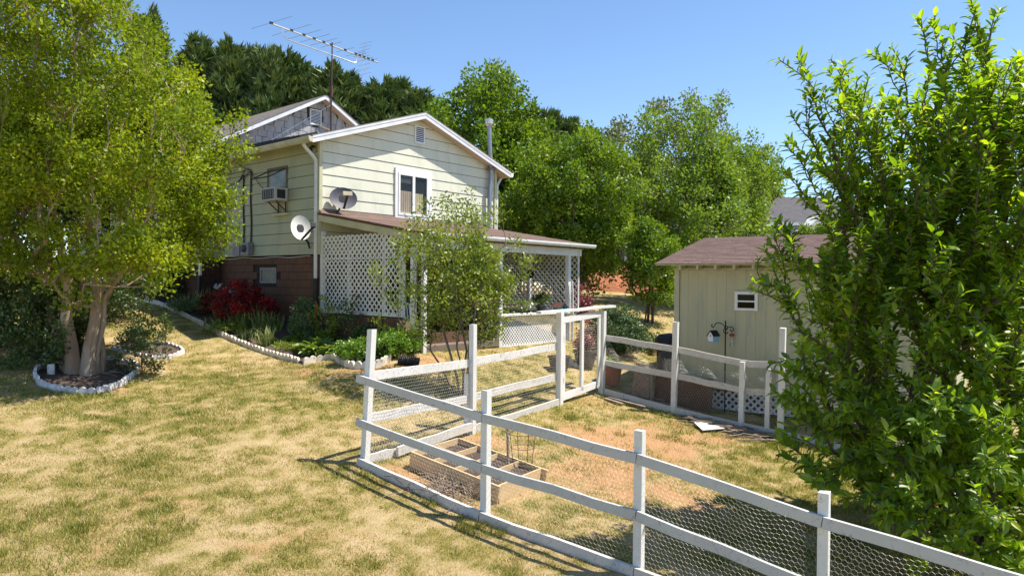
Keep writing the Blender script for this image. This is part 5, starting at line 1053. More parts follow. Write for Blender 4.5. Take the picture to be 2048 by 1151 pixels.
hosta('big variegated hosta clump behind the short white edging', 640, 706, .5, 240, 71, .24); hosta('hosta clump in front of the grey-green boxwood', 600, 690, .32, 110, 72, .2); hosta('light green hosta near the herb patches', 675, 712, .34, 130, 73, .2); hosta('small hosta at the bed edge under the red stake', 655, 690, .3, 90, 74, .2)
def blades(label, u, v, r, n, seed, hgt, name='iris', flowers=False, leaf='lf_iris'):
    rs = np.random.RandomState(seed); p = gnd(u, v); p[2] = ground(p[0], p[1])+.03; o = thing(name, label, 'plant', p); a = rs.rand(n)*2*PI; k = np.sqrt(rs.rand(n))*r; B = np.stack([p[0]+np.cos(a)*k, p[1]+np.sin(a)*k, np.full(n, p[2])], 1); D = np.stack([rs.normal(size=n)*.22, rs.normal(size=n)*.22, np.ones(n)], 1); h = hgt*rs.uniform(.5, 1.15, n); A_ = unit(np.cross(D, rs.normal(size=(n, 3)))); w_ = .014
    M1 = B+D*(h*.6)[:, None]; bend = np.stack([rs.normal(size=n), rs.normal(size=n), -np.abs(rs.normal(size=n))*.3], 1)*.07; T_ = B+D*h[:, None]+bend; V = np.stack([B-A_*w_, B+A_*w_, M1+A_*w_*.9, M1-A_*w_*.9, T_], 1); b = np.arange(n)[:, None]*5; F = np.concatenate([b+np.array(q)[None] for q in ((0, 1, 2), (0, 2, 3), (3, 2, 4))], 0)
    setk(link('leaves', npmesh('leaves', V.reshape(-1, 3), F, M[leaf], np.repeat(rs.rand(n), 5)), o), kind='stuff')
    if flowers:
        for i in range(7):
            q = B[i]+D[i]*h[i]*1.05; Pq = np.tile(q, (12, 1)); Vf, Ff = leaves_quad(Pq, rs.normal(size=(12, 3))+V3(0, 0, .3), .07, rs, .7); link('flower', npmesh('flower', Vf, Ff, M['lf_white'], np.full(len(Vf), .6)), o)
blades('iris clump with white blooms in the shade at the far end of the bed', 425, 622, .6, 90, 81, .6, flowers=True)
for i, (u, v, h, r, lb_) in enumerate([(395, 618, .42, .7, 'leafy green clump at the far left end of the flower bed'), (455, 640, .5, .35, 'upright iris blades left of the red azalea'), (482, 662, .55, .22, 'tall iris fan in front of the small red azalea'), (507, 658, .6, .2, 'tall pale iris fan in front of the large red azalea'), (525, 668, .55, .22, 'iris fan between the long edging and the red azalea'), (545, 665, .5, .2, 'iris fan at the right foot of the red azalea'), (530, 695, .45, .16, 'lone iris fan beside the long white edging'), (440, 655, .3, .4, 'low green clump just behind the long white edging'), (500, 680, .3, .3, 'yellowing daylily clump behind the edging'), (560, 690, .2, .3, 'low weeds on the bare mulch near the edging')]):
    blades(lb_, u, v, r, int(60+60*r), 90+i, h)
herb('ground_herbs', 'grey-green weedy patch behind the far stretch of edging', 385, 628, (.6, .5, .18), 60, 40, 'lf_juniper', 65, .05)
herb('ground_herbs', 'pale green weedy patch beside the iris fans', 450, 668, (.5, .3, .12), 40, 36, 'lf_shrub', 66, .045)
herb('ground_herbs', 'low leafy patch between hosta and edging', 575, 705, (.35, .3, .1), 24, 30, 'lf_shrub', 67, .04)
st_ = MB().tube([G2(-.5, -.62, -.1), G2(-.5, -.62, 0)+UP*1.02], .017, 6).build('garden_stake', 'red_stake'); setk(st_, 'thin red garden stake standing before the lattice corner', 'stake')
# roses and shrubs by the left tree
def pbush(name, label, u, v, r, nT, n_per, leaf, seed, size, rad=.1, stems=4, cat='bush'):
    p = gnd(u, v); p[2] = ground(p[0], p[1]); return bush(name, label, p, r, nT, n_per, leaf, seed, size, rad, cat, .6, 'bark3', stems=stems)
pbush('rose_bush', 'leggy rose bush just outside the right side of the tree ring', 282, 748, (.42, .4, .62), 60, 26, 'lf_dark', 121, .055)
pbush('rose_bush', 'thin rose bush in the small bed with a tall leaning cane', 328, 690, (.2, .2, .45), 22, 22, 'lf_dark', 122, .055, .09, 3)
pbush('rose_bush', 'small rose bush at the back of the small bed', 262, 690, (.28, .25, .4), 24, 22, 'lf_dark', 123, .055, .09, 3)
pbush('plant', 'low green perennial in the middle of the small rose bed', 275, 700, (.25, .25, .25), 24, 30, 'lf_juniper', 124, .05)
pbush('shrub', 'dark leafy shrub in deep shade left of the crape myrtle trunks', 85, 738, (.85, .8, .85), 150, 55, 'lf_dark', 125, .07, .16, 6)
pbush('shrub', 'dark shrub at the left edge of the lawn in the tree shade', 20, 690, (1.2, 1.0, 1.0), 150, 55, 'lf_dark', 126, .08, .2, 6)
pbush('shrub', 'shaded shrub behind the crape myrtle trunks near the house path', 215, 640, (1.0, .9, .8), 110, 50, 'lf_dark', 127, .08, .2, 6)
for i, (u, v, L_) in enumerate([(102, 752, .0), (30, 640, 0)]):
    p = gnd(u, v)
    if i == 0: setk(MB().tube([p-UP*.1, p+UP*.22], .06, 10).build('garden_stone', 'edging_white', None, True), 'short white stub post inside the left of the tree ring', 'post')
# dead twigs in the ring
tw = MB(); r_ = random.Random(9)
for i in range(60):
    p = V3(ring_c[0]+r_.uniform(-1.0, .9), ring_c[1]+r_.uniform(-.7, .4), 0); a = r_.uniform(0, PI); L_ = r_.uniform(.1, .4); q = p+V3(math.cos(a), math.sin(a)*.7, 0)*L_; p[2] = ground(p[0], p[1])+.05; q[2] = ground(q[0], q[1])+.05+r_.uniform(0, .06); tw.tube([p, (p+q)/2+UP*.02, q], .006, 4)
setk(tw.build('fallen_twigs', 'oldwood'), 'pale fallen twigs littering the mulch of the tree ring', 'twigs', kind='stuff')

# ---------------------------------------------------------------- raised bed and the things in the pen
e0, e1, e2, e3 = gnd(822, 938), gnd(995, 1008), gnd(1078, 968), gnd(912, 905)
u1 = nrm((e1-e0)*[1, 1, 0]); Lb = np.linalg.norm((e1-e0)[:2]); u2 = V3(-u1[1], u1[0], 0); Wb = abs(((e3-e0)*[1, 1, 0])@u2)
rb = thing('raised_bed', 'long raised planter of new pine boards divided into eight soil cells', 'planter', e0)
def rbp(a, b, z): p = e0+u1*a+u2*b; return V3(p[0], p[1], (ground(e0[0], e0[1])*(1-a/Lb)+ground(e1[0], e1[1])*a/Lb)+z)
HB = .235
def rboard(a0, b0, a1, b1, name, h=HB, th=.03, z0=-.04): p, q = rbp(a0, b0, (h+z0)/2), rbp(a1, b1, (h+z0)/2); MB().bar(p, q, th, h-z0).build(name, 'pine', rb)
rboard(-.015, 0, Lb+.015, 0, 'side_board'); rboard(-.015, Wb, Lb+.08, Wb, 'side_board'); rboard(0, .016, 0, Wb-.016, 'end_board'); rboard(Lb, .016, Lb, Wb-.016, 'end_board')
rboard(.016, Wb/2, Lb-.016, Wb/2, 'divider', HB-.015, .02, .02)
for i in (1, 2, 3):
    rboard(Lb*i/4, .016, Lb*i/4, Wb/2-.012, 'divider', HB-.012, .02, .02); rboard(Lb*i/4, Wb/2+.012, Lb*i/4, Wb-.016, 'divider', HB-.012, .02, .02)
MB().hexa([rbp(.01, .01, -.03), rbp(Lb-.01, .01, -.03), rbp(Lb-.01, Wb-.01, -.03), rbp(.01, Wb-.01, -.03), rbp(.01, .01, .15), rbp(Lb-.01, .01, .15), rbp(Lb-.01, Wb-.01, .15), rbp(.01, Wb-.01, .15)]).build('soil', 'soil', rb)
p = gnd(1018, 960); sk = MB().tube([V3(p[0], p[1], p[2]-.05), V3(p[0]-.03, p[1], p[2]+.75)], .02, 6).build('wooden_stake', 'oldwood'); setk(sk, 'thin grey stake standing in the raised pine planter', 'stake')
tc = thing('tomato_cage', 'faint rusty wire plant cage beside the raised planter', 'plant cage', gnd(1045, 950)); p = gnd(1045, 950)
for k in range(4): a = k*PI/2+.4; MB().tube([p+V3(math.cos(a)*.12, math.sin(a)*.12, -.05), p+V3(math.cos(a)*.2, math.sin(a)*.2, .62)], .005, 4).build('upright', 'rust', tc)
for z, r in ((.2, .15), (.4, .175), (.6, .2)): MB().tube([p+V3(math.cos(a)*r, math.sin(a)*r, z) for a in np.linspace(0, 2*PI, 17)], .005, 4, False).build('hoop', 'rust', tc)
rs = np.random.RandomState(5); p = gnd(885, 990); br = MB()
for i in range(150):
    a = rs.rand()*2*PI; q = p+V3(rs.normal()*.26, rs.normal()*.16, 0); q[2] = ground(q[0], q[1])+.02+rs.rand()*.1; d = V3(math.cos(a), math.sin(a), rs.normal()*.35)*rs.uniform(.06, .2); br.tube([q-d, q+UP*rs.uniform(-.02, .05), q+d], rs.uniform(.003, .006), 4, False)
o = br.build('brush_pile', 'oldwood'); setk(o, 'heap of dead twigs and straw before the raised planter', 'brush pile', kind='stuff')
p = gnd(910, 1008); v_ = MB(); v_.tube([p-UP*.03, p+V3(-.02, 0, .15), p+V3(-.05, .02, .35), p+V3(-.03, .02, .42)], [.02, .017, .014, .009], 6); v_.tube([p+V3(-.04, .02, .3), p+V3(.06, 0, .4)], [.012, .006], 5); setk(v_.build('dead_stem', 'oldwood', None, True), 'short dead forked stem beside the brush heap', 'stem')
sp_ = thing('scrap_planks', 'loose heap of weathered boards inside the pen along the far fence', 'planks', gnd(1260, 800))
for (u0, v0, u1_, v1) in [(1222, 790, 1330, 812), (1215, 798, 1290, 818), (1240, 785, 1345, 808), (1232, 802, 1300, 806), (1250, 792, 1322, 815), (1210, 800, 1245, 812), (1300, 805, 1350, 815)]: a, b = gnd(u0, v0), gnd(u1_, v1); MB().bar(a+UP*.04, b+UP*.05, .09, .025).build('plank', 'oldwood', sp_)
bp_ = MB(); r_ = random.Random(31)
for i in range(70):
    u, v = r_.uniform(1375, 1555), 0; v = 835+(u-1375)*.25+r_.uniform(-4, 12); a = gnd(u, v); th_ = r_.gauss(-.55, .35); L_ = r_.uniform(.15, .5); d = V3(math.cos(th_), math.sin(th_), 0)*L_; bp_.tube([a-d+UP*r_.uniform(.01, .06), a+UP*r_.uniform(.03, .1), a+d+UP*r_.uniform(.01, .08)], r_.uniform(.006, .016), 5)
setk(bp_.build('branch_pile', 'oldwood'), 'long heap of dead branches along the foot of the far fence', 'brush pile', kind='stuff')
a, b, c_, d = gnd(1388, 850), gnd(1405, 866), gnd(1462, 861), gnd(1445, 852); setk(MB().prism([q+UP*.05 for q in (a, b, c_, d)], (0, 0, .015)).build('white_panel', 'white'), 'flat white panel lying on the grass inside the far fence', 'panel')
p = gnd(1470, 850); setk(MB().obox(p+UP*.06, nd, md, nrm(V3(.1, 0, 1)), .11, .06, .05).build('loose_brick', 'terracotta'), 'loose red brick among the dead branches', 'brick')
a, b = gnd(797, 728), gnd(838, 733); pp = MB(); d = b-a; pts = [a+d*i/22+UP*.09 for i in range(23)]; pp.tube(pts, [.085 if i % 2 else .1 for i in range(23)], 12, False); pp.tube(pts[::-1], .075, 12, False); setk(pp.build('drain_pipe', 'black', None, False), 'short black corrugated drain pipe on the bare soil by the porch', 'pipe')
# ---------------------------------------------------------------- things outside the far fence
def ray_at(u, v, a=None, b=None): return at(u, v, a)
def pot_plant(name, label, u, v, r, h, potm, leaf, seed, pr, tall=.5, square=False):
    p = gnd(u, v); p[2] = ground(p[0], p[1]); o = thing(name, label, 'potted plant', p)
    MB().lathe(p, [(0, 0), (r*.72, 0), (r*.95, h*.86), (r*1.06, h*.86), (r*1.06, h), (r*.9, h), (r*.86, h*.9), (0, h*.9)], 4 if square else 18).build('pot', potm, o, not square)
    if leaf:
        rs = np.random.RandomState(seed); T = crown_targets(p+V3(0, 0, h+tall*.5), (pr, pr, tall*.6), 24, rs); Pp, d = cluster_leaves(T, 26, .09, rs); V, F = leaves_quad(Pp, unit(d)+rs.normal(size=d.shape)*.5, .07, rs); setk(link('foliage', npmesh('foliage', V, F, M[leaf], np.repeat(rs.rand(len(Pp)), 4)), o), kind='stuff'); MB().tube([p+UP*h*.8, p+UP*(h+tall*.5)], .012, 5).build('stem', 'bark3', o)
pot_plant('potted_plant', 'empty-looking brown planter on the lawn left of the gate', 1118, 742, .26, .36, 'pot', None, 1, .1, square=True)
pot_plant('potted_plant', 'dark planter with magenta flowers seen through the gate', 1170, 735, .28, .42, 'pot', 'lf_pink', 2, .2, .5)
pot_plant('potted_plant', 'terracotta pot with a small plant beside the gate post', 1222, 768, .25, .4, 'terracotta', 'lf_shrub', 3, .12, .15)
p = gnd(1240, 705); bush('shrub', 'feathery blue-green shrub beyond the far fence by the gate', drop(p[0], p[1]), (.75, .7, .62), 150, 60, 'lf_juniper', 141, .07, .15)
p = gnd(1290, 700); bush('shrub', 'low dark bush between the feathery shrub and the shed', drop(p[0], p[1]), (.7, .5, .22), 60, 50, 'lf_dark', 142, .06, .13)
p = gnd(1185, 690); bush('shrub', 'purple-leaved shrub beyond the gate', drop(p[0], p[1]), (.35, .3, .4), 40, 36, 'lf_pink', 143, .06, .12)
p = at(1160, 595, 22.0); bush('shrub', 'pinkish leafy shrub outside the right end of the porch lattice', drop(p[0], p[1]), (.4, .4, .6), 50, 40, 'lf_pink', 144, .07, .14)
p = gnd(1180, 730); bush('plant', 'green leafy plant growing behind the gate', drop(p[0], p[1]), (.3, .25, .35), 40, 36, 'lf_dark', 145, .06, .12)
edge2 = [gnd(u, v) for u, v in [(1138, 725), (1150, 735), (1165, 742), (1180, 745)]]; edging('bed_edging', 'small white edging seen beside the planter behind the gate', edge2, 'edging_white', .14, .12, .05)
# osb sheet and brown board leaning behind the fence
o3 = gnd(1240, 772); ob = MB(); d_ = nd; P0 = V3(*fpt(.45, 7.3)[:2], ground(*fpt(.45, 7.3)[:2])); ob.hexa([P0, P0+nd*.42, P0+nd*.42+md*.02, P0+md*.02, P0+md*.25+UP*.68, P0+nd*.42+md*.25+UP*.68, P0+nd*.42+md*.27+UP*.68, P0+md*.27+UP*.68]); setk(ob.build('osb_sheet', 'osb'), 'small chipboard sheet leaning behind the far fence beside the terracotta pot', 'board')
P0 = V3(*fpt(.92, 7.45)[:2], ground(*fpt(1.4, 7.45)[:2])-.05); ob = MB(); ob.hexa([P0, P0+nd*1.25-UP*.1, P0+nd*1.25+md*.03-UP*.1, P0+md*.03, P0+md*.12+UP*.72, P0+nd*1.25+md*.12+UP*.66, P0+nd*1.25+md*.15+UP*.66, P0+md*.15+UP*.72]); setk(ob.build('brown_board', 'brownboard'), 'wide dark brown board standing behind the far fence left of the shed', 'board')
P0 = V3(*fpt(.90, 7.35)[:2], ground(*fpt(.9, 7.35)[:2])); setk(MB().bar(P0, P0+UP*.82, .06, .06, up=(0, 1, 0)).build('wooden_stake', 'oldwood'), 'short grey wooden stake at the left end of the dark brown board', 'stake')
p = drop(3.78, 17.0); tb = thing('rubbish_bin', 'black ribbed bin with domed lid beside the shed corner', 'bin', p); MB().lathe(p, [(0, 0), (.24, 0), (.28, .2), (.27, .22), (.3, .5), (.29, .52), (.31, .8), (.33, .82), (.33, .88), (0, .88)], 20).build('body', 'black', tb, True); MB().lathe(p+UP*.885, [(.34, 0), (.34, .05), (.31, .12), (.3, .13), (.24, .19), (.22, .2), (0, .24)], 20).build('lid', 'black', tb, True)
# shepherd's hook with bird house and feeder
hb = Q(.72, -.55, 0); hb = drop(hb[0], hb[1]); hz_ = lambda v: at(1451, v, hb[1])[2]; hx = V3(at(1451, 650, hb[1])[0], hb[1], 0)
hk = thing('plant_hanger', 'black iron shepherd hook with scrolls in front of the shed wall', 'plant hanger', V3(hx[0], hx[1], ground(hx[0], hx[1])))
ztop = hz_(641); MB().tube([V3(hx[0], hx[1], ground(hx[0], hx[1])-.1), V3(hx[0], hx[1], ztop)], .013, 6).build('pole', 'iron', hk)
px = hb[1]/FOC
def scroll(pts, name): MB().tube([V3(hx[0]+a*px, hx[1], ztop-b*px) for a, b in pts], .009, 6).build(name, 'iron', hk, True)
def arc(cx, cy, r, a0, a1, n=12): return [(cx+r*math.cos(math.radians(a0+(a1-a0)*i/n)), cy-r*math.sin(math.radians(a0+(a1-a0)*i/n))) for i in range(n+1)]
scroll([(0, 18), (-3, 10), (-9, 5)]+arc(-14, 12, 8, 70, 150, 6)+[(-23, 12)]+arc(-25, 10, 3, -60, -260, 8), 'hook_arm')
scroll([(0, 22), (3, 15), (8, 12)]+arc(11, 17, 5, 80, -10, 6)+arc(13, 18, 3, 0, -220, 8), 'hook_arm')
scroll(arc(-1, 14, 5, 60, -80, 8)+arc(3, 22, 3, 180, 300, 6), 'scroll'); scroll(arc(1, 20, 5, 120, 330, 10), 'scroll')
def birdhouse(name, label, c, w_, h, dpt, wall, roofm, face, x, y, hole=True, base=None):
    o = thing(name, label, 'birdhouse', c-UP*h/2); P = [c-x*w_/2-y*dpt/2-UP*h/2, c+x*w_/2-y*dpt/2-UP*h/2, c+x*w_/2-y*dpt/2+UP*h*.1, c-y*dpt/2+UP*h*.5, c-x*w_/2-y*dpt/2+UP*h*.1]
    MB().prism(P, y*dpt).build('body', wall, o); MB().prism([q-y*.004 for q in P], y*.0035).build('front', face, o)
    for s_ in (-1, 1):
        a = c+UP*h*.55; b = c+x*s_*w_*.68+UP*h*.0; MB().hexa([a-y*dpt*.62, b-y*dpt*.62, b+y*dpt*.62, a+y*dpt*.62, a-y*dpt*.62+UP*.012, b-y*dpt*.62+UP*.012, b+y*dpt*.62+UP*.012, a+y*dpt*.62+UP*.012]).build('roof', roofm, o)
    if hole: MB().lathe(c-y*(dpt/2+.006)+UP*h*.05, [(0, 0), (w_*.12, 0), (w_*.12, -.003)], 10, y).build('entrance', 'iron', o)
    MB().obox(c-UP*(h/2+.008), x, y, UP, w_*.62, dpt*.62, .008).build('floor', base or wall, o); return o
bc = V3(hx[0]-24*px, hx[1], ztop-31*px); birdhouse('birdhouse', 'light blue birdhouse with dark roof hanging from the iron hook', bc, .13, .2, .17, 'blue', 'iron', 'white', nrm(V3(.55, -.83, 0)), nrm(V3(.83, .55, 0)))
setk(MB().tube([bc+UP*.1, V3(hx[0]-26*px, hx[1], ztop-10*px)], .003, 4).build('hanging_wire', 'iron'), 'thin wire holding the light blue birdhouse to the hook', 'wire')
fc = V3(hx[0]+13*px, hx[1], ztop-38*px); hf = thing('hummingbird_feeder', 'clear hummingbird feeder with a red top hanging from the iron hook', 'bird feeder', fc-UP*.12)
MB().lathe(fc, [(0, -.1), (.045, -.1), (.03, -.05), (.04, .04), (.025, .07)], 12).build('bottle', 'plastic_clear', hf, True); MB().lathe(fc+UP*.075, [(0, 0), (.05, 0), (.05, .05), (0, .055)], 12).build('cap', 'redplastic', hf); MB().lathe(fc-UP*.12, [(0, 0), (.05, 0), (.05, .02), (0, .02)], 12).build('tray', 'plastic_clear', hf); MB().tube([fc+UP*.12, V3(fc[0]-.01, fc[1], ztop-22*px)], .003, 4).build('hanging_wire', 'iron', hf)
# porch items
tc_ = H(5.08, -3.52, -.66); birdhouse('birdhouse', 'teal birdhouse feeder with brown roof on the porch ledge', tc_, .22, .24, .3, 'teal', 'redbrown', 'teal', nrm(dg*.9-dl*.2), nrm(dl*.9+dg*.2), True)
def porch_pot(label, t, s, z, r, h, leaf, seed, pr, tall, potm='black', hang=False):
    p = H(t, s, z); o = thing('potted_plant', label, 'potted plant', p); MB().lathe(p, [(0, 0), (r*.7, 0), (r, h), (r*.9, h), (0, h*.9)], 14).build('pot', potm, o, True); rs = np.random.RandomState(seed); T = crown_targets(p+UP*(h+tall*.45), (pr, pr, tall*.5), 22, rs); Pp, d = cluster_leaves(T, 24, .08, rs); V, F = leaves_quad(Pp, unit(d)+rs.normal(size=d.shape)*.5, .07, rs); setk(link('foliage', npmesh('foliage', V, F, M[leaf], np.repeat(rs.rand(len(Pp)), 4)), o), kind='stuff')
porch_pot('green potted plant in a black pot on the porch left of the teal birdhouse', 4.55, -3.3, -.77, .14, .16, 'lf_dark', 151, .22, .32)
porch_pot('small dark potted plant beside the middle porch post', 3.0, -3.3, -.77, .12, .15, 'lf_dark', 152, .15, .25)
porch_pot('red flowering pot deep in the porch by the lattice', 4.6, -1.2, -.77, .15, .5, 'lf_pink', 153, .2, .4)
o = MB().lathe(H(5.8, -1.9, .25), [(0, -.02), (.12, -.02), (.12, .02), (0, .02)], 18, dg).build('wall_plaque', 'iron'); setk(o, 'round dark plaque hung on the right-hand lattice of the porch', 'plaque')
ch = thing('garden_chair', 'white plastic chair with an arched slatted back under the porch', 'chair', H(.75, -2.6, -1.39)); cz = -1.39
MB().obox(H(.75, -2.6, cz+.42), dg, dl, UP, .22, .22, .02).build('seat', 'white', ch)
for a, b in ((-.19, -.19), (.19, -.19), (-.19, .19), (.19, .19)): MB().tube([H(.75+a*1.1, -2.6+b*1.1, cz), H(.75+a, -2.6+b, cz+.42)], .022, 6).build('leg', 'white', ch)
MB().tube([H(.75-.22, -2.39, cz+.42), H(.75-.23, -2.33, cz+.7)]+[H(.75+.23*math.cos(a), -2.31, cz+.7+.2*math.sin(a)) for a in np.linspace(PI, 0, 9)]+[H(.75+.22, -2.39, cz+.42)], .02, 6).build('back_frame', 'white', ch, True)
for a in (-.12, -.04, .04, .12): MB().bar(H(.75+a, -2.39, cz+.43), H(.75+a, -2.32, cz+.86), .03, .012, up=dl).build('back_slat', 'white', ch)
o = thing('grill', 'dark covered grill standing in the porch shade behind the shrub', 'grill', H(1.5, -1.4, -1.39)); MB().lathe(H(1.5, -1.4, -.75), [(0, -.1), (.2, -.06), (.27, .08), (.27, .12), (.2, .26), (0, .3)], 16).build('bowl', 'black', o, True)
for k in range(3): a = k*2.1; MB().tube([H(1.5+.22*math.cos(a), -1.4+.22*math.sin(a), -1.39), H(1.5+.14*math.cos(a), -1.4+.14*math.sin(a), -.76)], .012, 5).build('leg', 'black', o)
o = thing('porch_box', 'tall black speaker-like box against the house wall inside the porch', 'box', H(2.2, -.3, -1.39)); MB().obox(H(2.25, -.35, -.35), dg, dl, UP, .18, .16, .35).build('case', 'black', o); MB().obox(H(2.25, -.35, -1.04), dg, dl, UP, .2, .2, .335).build('stand', 'brown_block', o)

# ---------------------------------------------------------------- neighbours far behind
def nbox(mb, x0, x1, y0, y1, z0, z1): return mb.hexa([(x0, y0, z0), (x1, y0, z0), (x1, y1, z0), (x0, y1, z0), (x0, y0, z1), (x1, y0, z1), (x1, y1, z1), (x0, y1, z1)])
Yn = 46.0; L_ = at(1480, 470, Yn)[0]; R_ = at(1760, 470, Yn)[0]; ze = at(1560, 446, Yn)[2]; zr = at(1580, 399, Yn+3)[2]; zg = ground(L_, Yn)
nh = thing('neighbour_house', 'pale sided neighbour house with dark grey hip roof beyond the shed', 'house', ((L_+R_)/2, Yn, zg))
wl = nbox(MB(), L_+1.6, R_, Yn, Yn+9, zg-.5, ze).build('wall', 'far_wall', nh)
for i in range(14): nbox(MB(), L_+1.6, R_, Yn-.02, Yn-.002, ze-.05-(i+1)*.24, ze-.05-i*.24-.02).build('siding_board', 'far_wall', wl)
P_ = [(L_+1.3, Yn-.4, ze), (R_+.4, Yn-.4, ze), (R_+.4, Yn+9.4, ze), (L_+1.3, Yn+9.4, ze)]; rg = [(L_+4.0, Yn+4.5, zr+.35), (R_-1, Yn+4.5, zr+.35)]
MB().add(P_+rg, [(0, 1, 5, 4), (1, 2, 5), (2, 3, 4, 5), (3, 0, 4), (3, 2, 1, 0)]).build('roof', 'far_roof', nh)
nbox(MB(), L_+1.3, R_+.4, Yn-.44, Yn-.41, ze-.18, ze+.02).build('fascia', 'white', nh)
f = MB(); wx = at(1543, 457, Yn)[0]; wz = at(1543, 457, Yn)[2]
fo = nbox(f, wx-.4, wx+.4, Yn-.06, Yn-.03, wz-.4, wz+.3).build('window', 'white', nh); nbox(MB(), wx-.3, wx+.3, Yn-.075, Yn-.062, wz-.32, wz+.22).build('pane', 'glass_dark', fo)
# projecting white gable on its front
gx = at(1648, 450, Yn-2)[0]; gz = at(1648, 428, Yn-2)[2]; MB().prism([(gx-1.6, Yn-2, gz-1.3), (gx+1.6, Yn-2, gz-1.3), (gx, Yn-2, gz)], (0, 2.5, 0)).build('front_gable', 'white', nh)
Yb = 41.0; x0, x1 = at(1248, 550, Yb)[0], at(1500, 550, Yb)[0]; zb0 = ground(x0, Yb)-.5; zb1 = at(1300, 528, Yb)[2]; zt = at(1300, 440, Yb)[2]
nb = thing('neighbour_house', 'grey sided neighbour house on a red brick base hidden behind the maple', 'house', ((x0+x1)/2, Yb, zb0))
nbox(MB(), x0, x1, Yb, Yb+8, zb0, zb1).build('brick_base', 'far_brick', nb); w2 = nbox(MB(), x0+.02, x1-.02, Yb+.02, Yb+7.9, zb1, zt).build('wall', 'far_wall', nb)
for i in range(11): nbox(MB(), x0, x1, Yb-.02, Yb+.018, zb1+.02+i*.235, zb1+.02+i*.235+.22).build('siding_board', 'far_wall', w2)
MB().prism([(x0-.4, Yb-.5, zt), (x0-.4, Yb+8.5, zt), (x0-.4, Yb+4, zt+1.9)], (x1-x0+.8, 0, 0)).build('roof', 'far_roof2', nb)
for k in range(3):
    wx = x0+1.2+k*2.0; fo = nbox(MB(), wx, wx+.9, Yb-.08, Yb-.03, zb1+.9, zb1+2.2).build('window', 'white', nb); nbox(MB(), wx+.08, wx+.82, Yb-.1, Yb-.082, zb1+.98, zb1+2.12).build('pane', 'glass_dark', fo)
cb = at(1225, 575, 36.5); V = []; F = []; K, R = 40, 16; rr = np.random.RandomState(2)
for i in range(R+1):
    for k in range(K+1):
        x = cb[0]-1.6+4.0*k/K; y = cb[1]-1.5+5*i/R; h = 1.35*max(0, math.sin(i/R*PI))**.7*max(0, math.sin(min(max(k/K, 0), 1)*PI))**.5; V.append((x, y, ground(x, y)-.05+h*(.8+.4*NZ.fbm(np.array(x), np.array(y), .9))))
for i in range(R):
    for k in range(K): F.append((i*(K+1)+k, i*(K+1)+k+1, (i+1)*(K+1)+k+1, (i+1)*(K+1)+k))
setk(MB().add(V, F).build('clay_bank', 'clay', None, True), kind='structure')
# --- power lines
ul = thing('utility_pole', 'distant utility pole carrying power lines at the right behind the tree', 'pole', (at(1760, 400, 60)[0], 60, -1.5)); up_ = at(1760, 340, 60)
MB().tube([(up_[0], 60, -2), (up_[0], 60, up_[2]+.6)], .14, 8).build('pole', 'oldwood', ul); MB().bar((up_[0]-1.1, 60, up_[2]), (up_[0]+1.1, 60, up_[2]), .1, .12).build('cross_arm', 'oldwood', ul)
for i, (v0, v1) in enumerate(((345, 356), (368, 376), (374, 380), (386, 385), (400, 385))):
    a = at(1540, v0 if i < 4 else 408, 75); b = V3(up_[0], 60, at(1760, v1, 60)[2]); m_ = (a+b)/2-UP*.25; o = MB().tube([a, m_, b], .02, 4).build('power_line', 'galv'); setk(o, ['topmost of the distant power lines beside the right tree', 'second of the distant power lines from the top', 'third of the distant power lines from the top', 'lowest level distant power line above the grey roof', 'steeply sagging distant power line above the grey roof'][i], 'power line', 'distant power lines')

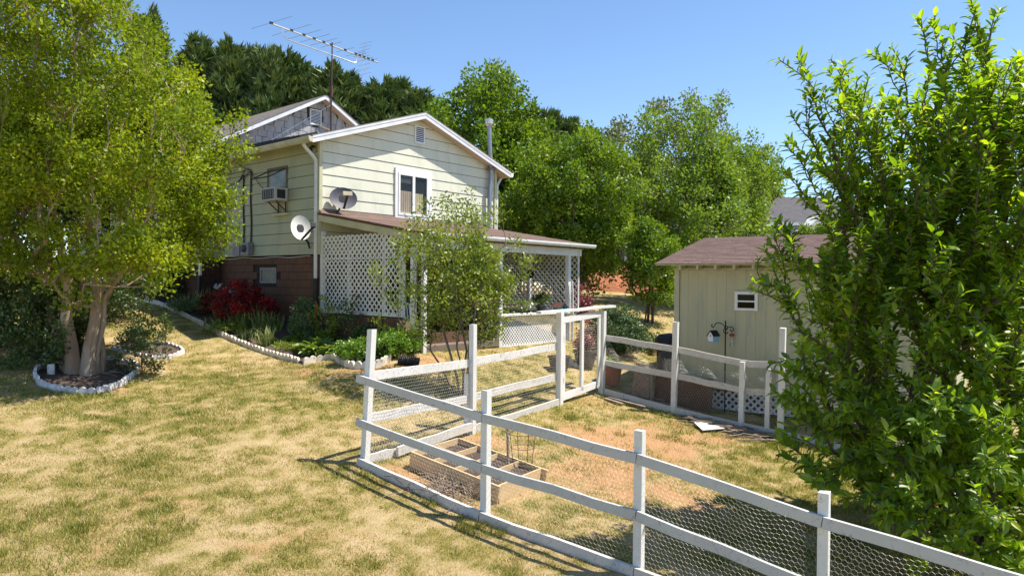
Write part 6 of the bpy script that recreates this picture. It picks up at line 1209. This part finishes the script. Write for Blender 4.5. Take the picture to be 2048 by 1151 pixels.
# ---------------------------------------------------------------- grass
def grass(name, n, x0, x1, y0, y1, seed, hgt, wid, dens_pow=1.0):
    rs = np.random.RandomState(seed); n0 = n*3
    # sample by view so that blades are spent where the lawn is seen large
    Y = y0*(y1/y0)**rs.rand(n0); X = rs.uniform(-.80, .80, n0)*Y
    dry, bare = lawn_state(X, Y); keep = rs.rand(n0) < np.clip(1.05-1.5*bare, .03, 1)*(.85-.55*dry); ok = keep & (X > x0) & (X < x1)
    for poly in NOGRASS: ok &= ~inside(X, Y, poly)
    X, Y, dry = X[ok][:n], Y[ok][:n], dry[ok][:n]; m_ = len(X); Z = ground(X, Y)+.0; a = rs.rand(m_)*PI; tuft = NZ2.fbm(X, Y, 1.3, 3)
    h = hgt*rs.uniform(.4, 1.3, m_)*(1.25-.7*dry)*(.6+.9*tuft); ln = np.stack([rs.normal(size=m_), rs.normal(size=m_)], 1)*.7*h[:, None]; w_ = wid*(Y/9)**.6*rs.uniform(.6, 1.4, m_)
    A_ = np.stack([np.cos(a)*w_, np.sin(a)*w_, np.zeros(m_)], 1); B = np.stack([X, Y, Z-.01], 1); Tt = B+np.c_[ln, h+.01]
    V = np.stack([B-A_, B+A_, Tt], 1).reshape(-1, 3); var = np.clip(.12+.85*dry+rs.normal(size=m_)*.32, 0, 1)
    o = link(name, npmesh(name, V, np.arange(m_*3).reshape(-1, 3), M['grass'], np.repeat(var, 3))); setk(o, 'short patchy lawn grass, green to straw coloured', 'grass', kind='stuff')
NOGRASS = [[tuple(p[:2]) for p in ring], bedpoly, [tuple(p[:2]) for p in (e0, e1, e2, e3)]]
grass('lawn_grass', 560000, -14, 12, 5.2, 26, 1, .04, .0045)
def tufts():
    rs = np.random.RandomState(77); P = []
    for u, v, r, n in [(340, 1060, .3, 260), (165, 1060, .14, 160), (110, 1025, .25, 200), (975, 1065, .22, 330), (925, 1060, .12, 120), (1140, 838, .12, 160), (1180, 862, .1, 90), (1240, 870, .12, 90), (1100, 860, .15, 120), (860, 1010, .1, 80), (1340, 880, .25, 160), (60, 1130, .4, 300), (860, 985, .08, 60), (1270, 1040, .2, 120), (480, 800, .3, 200), (600, 780, .4, 200), (1130, 800, .1, 80)]:
        c = gnd(u, v); a = rs.rand(n)*2*PI; k = np.sqrt(rs.rand(n))*r; P.append(np.stack([c[0]+np.cos(a)*k, c[1]+np.sin(a)*k], 1))
    P = np.concatenate(P); m_ = len(P); Z = ground(P[:, 0], P[:, 1]); h = .10*rs.uniform(.4, 1.2, m_); a = rs.rand(m_)*PI; A_ = np.stack([np.cos(a), np.sin(a), np.zeros(m_)], 1)*.005; B = np.c_[P, Z-.01]; Tt = B+np.c_[rs.normal(size=(m_, 2))*.035, h]
    V = np.stack([B-A_, B+A_, Tt], 1).reshape(-1, 3); o = link('grass_tufts', npmesh('grass_tufts', V, np.arange(m_*3).reshape(-1, 3), M['grass'], np.repeat(np.clip(rs.normal(.2, .12, m_), 0, 1), 3))); setk(o, 'taller green grass tufts standing up in the dry lawn', 'grass', kind='stuff')
tufts()
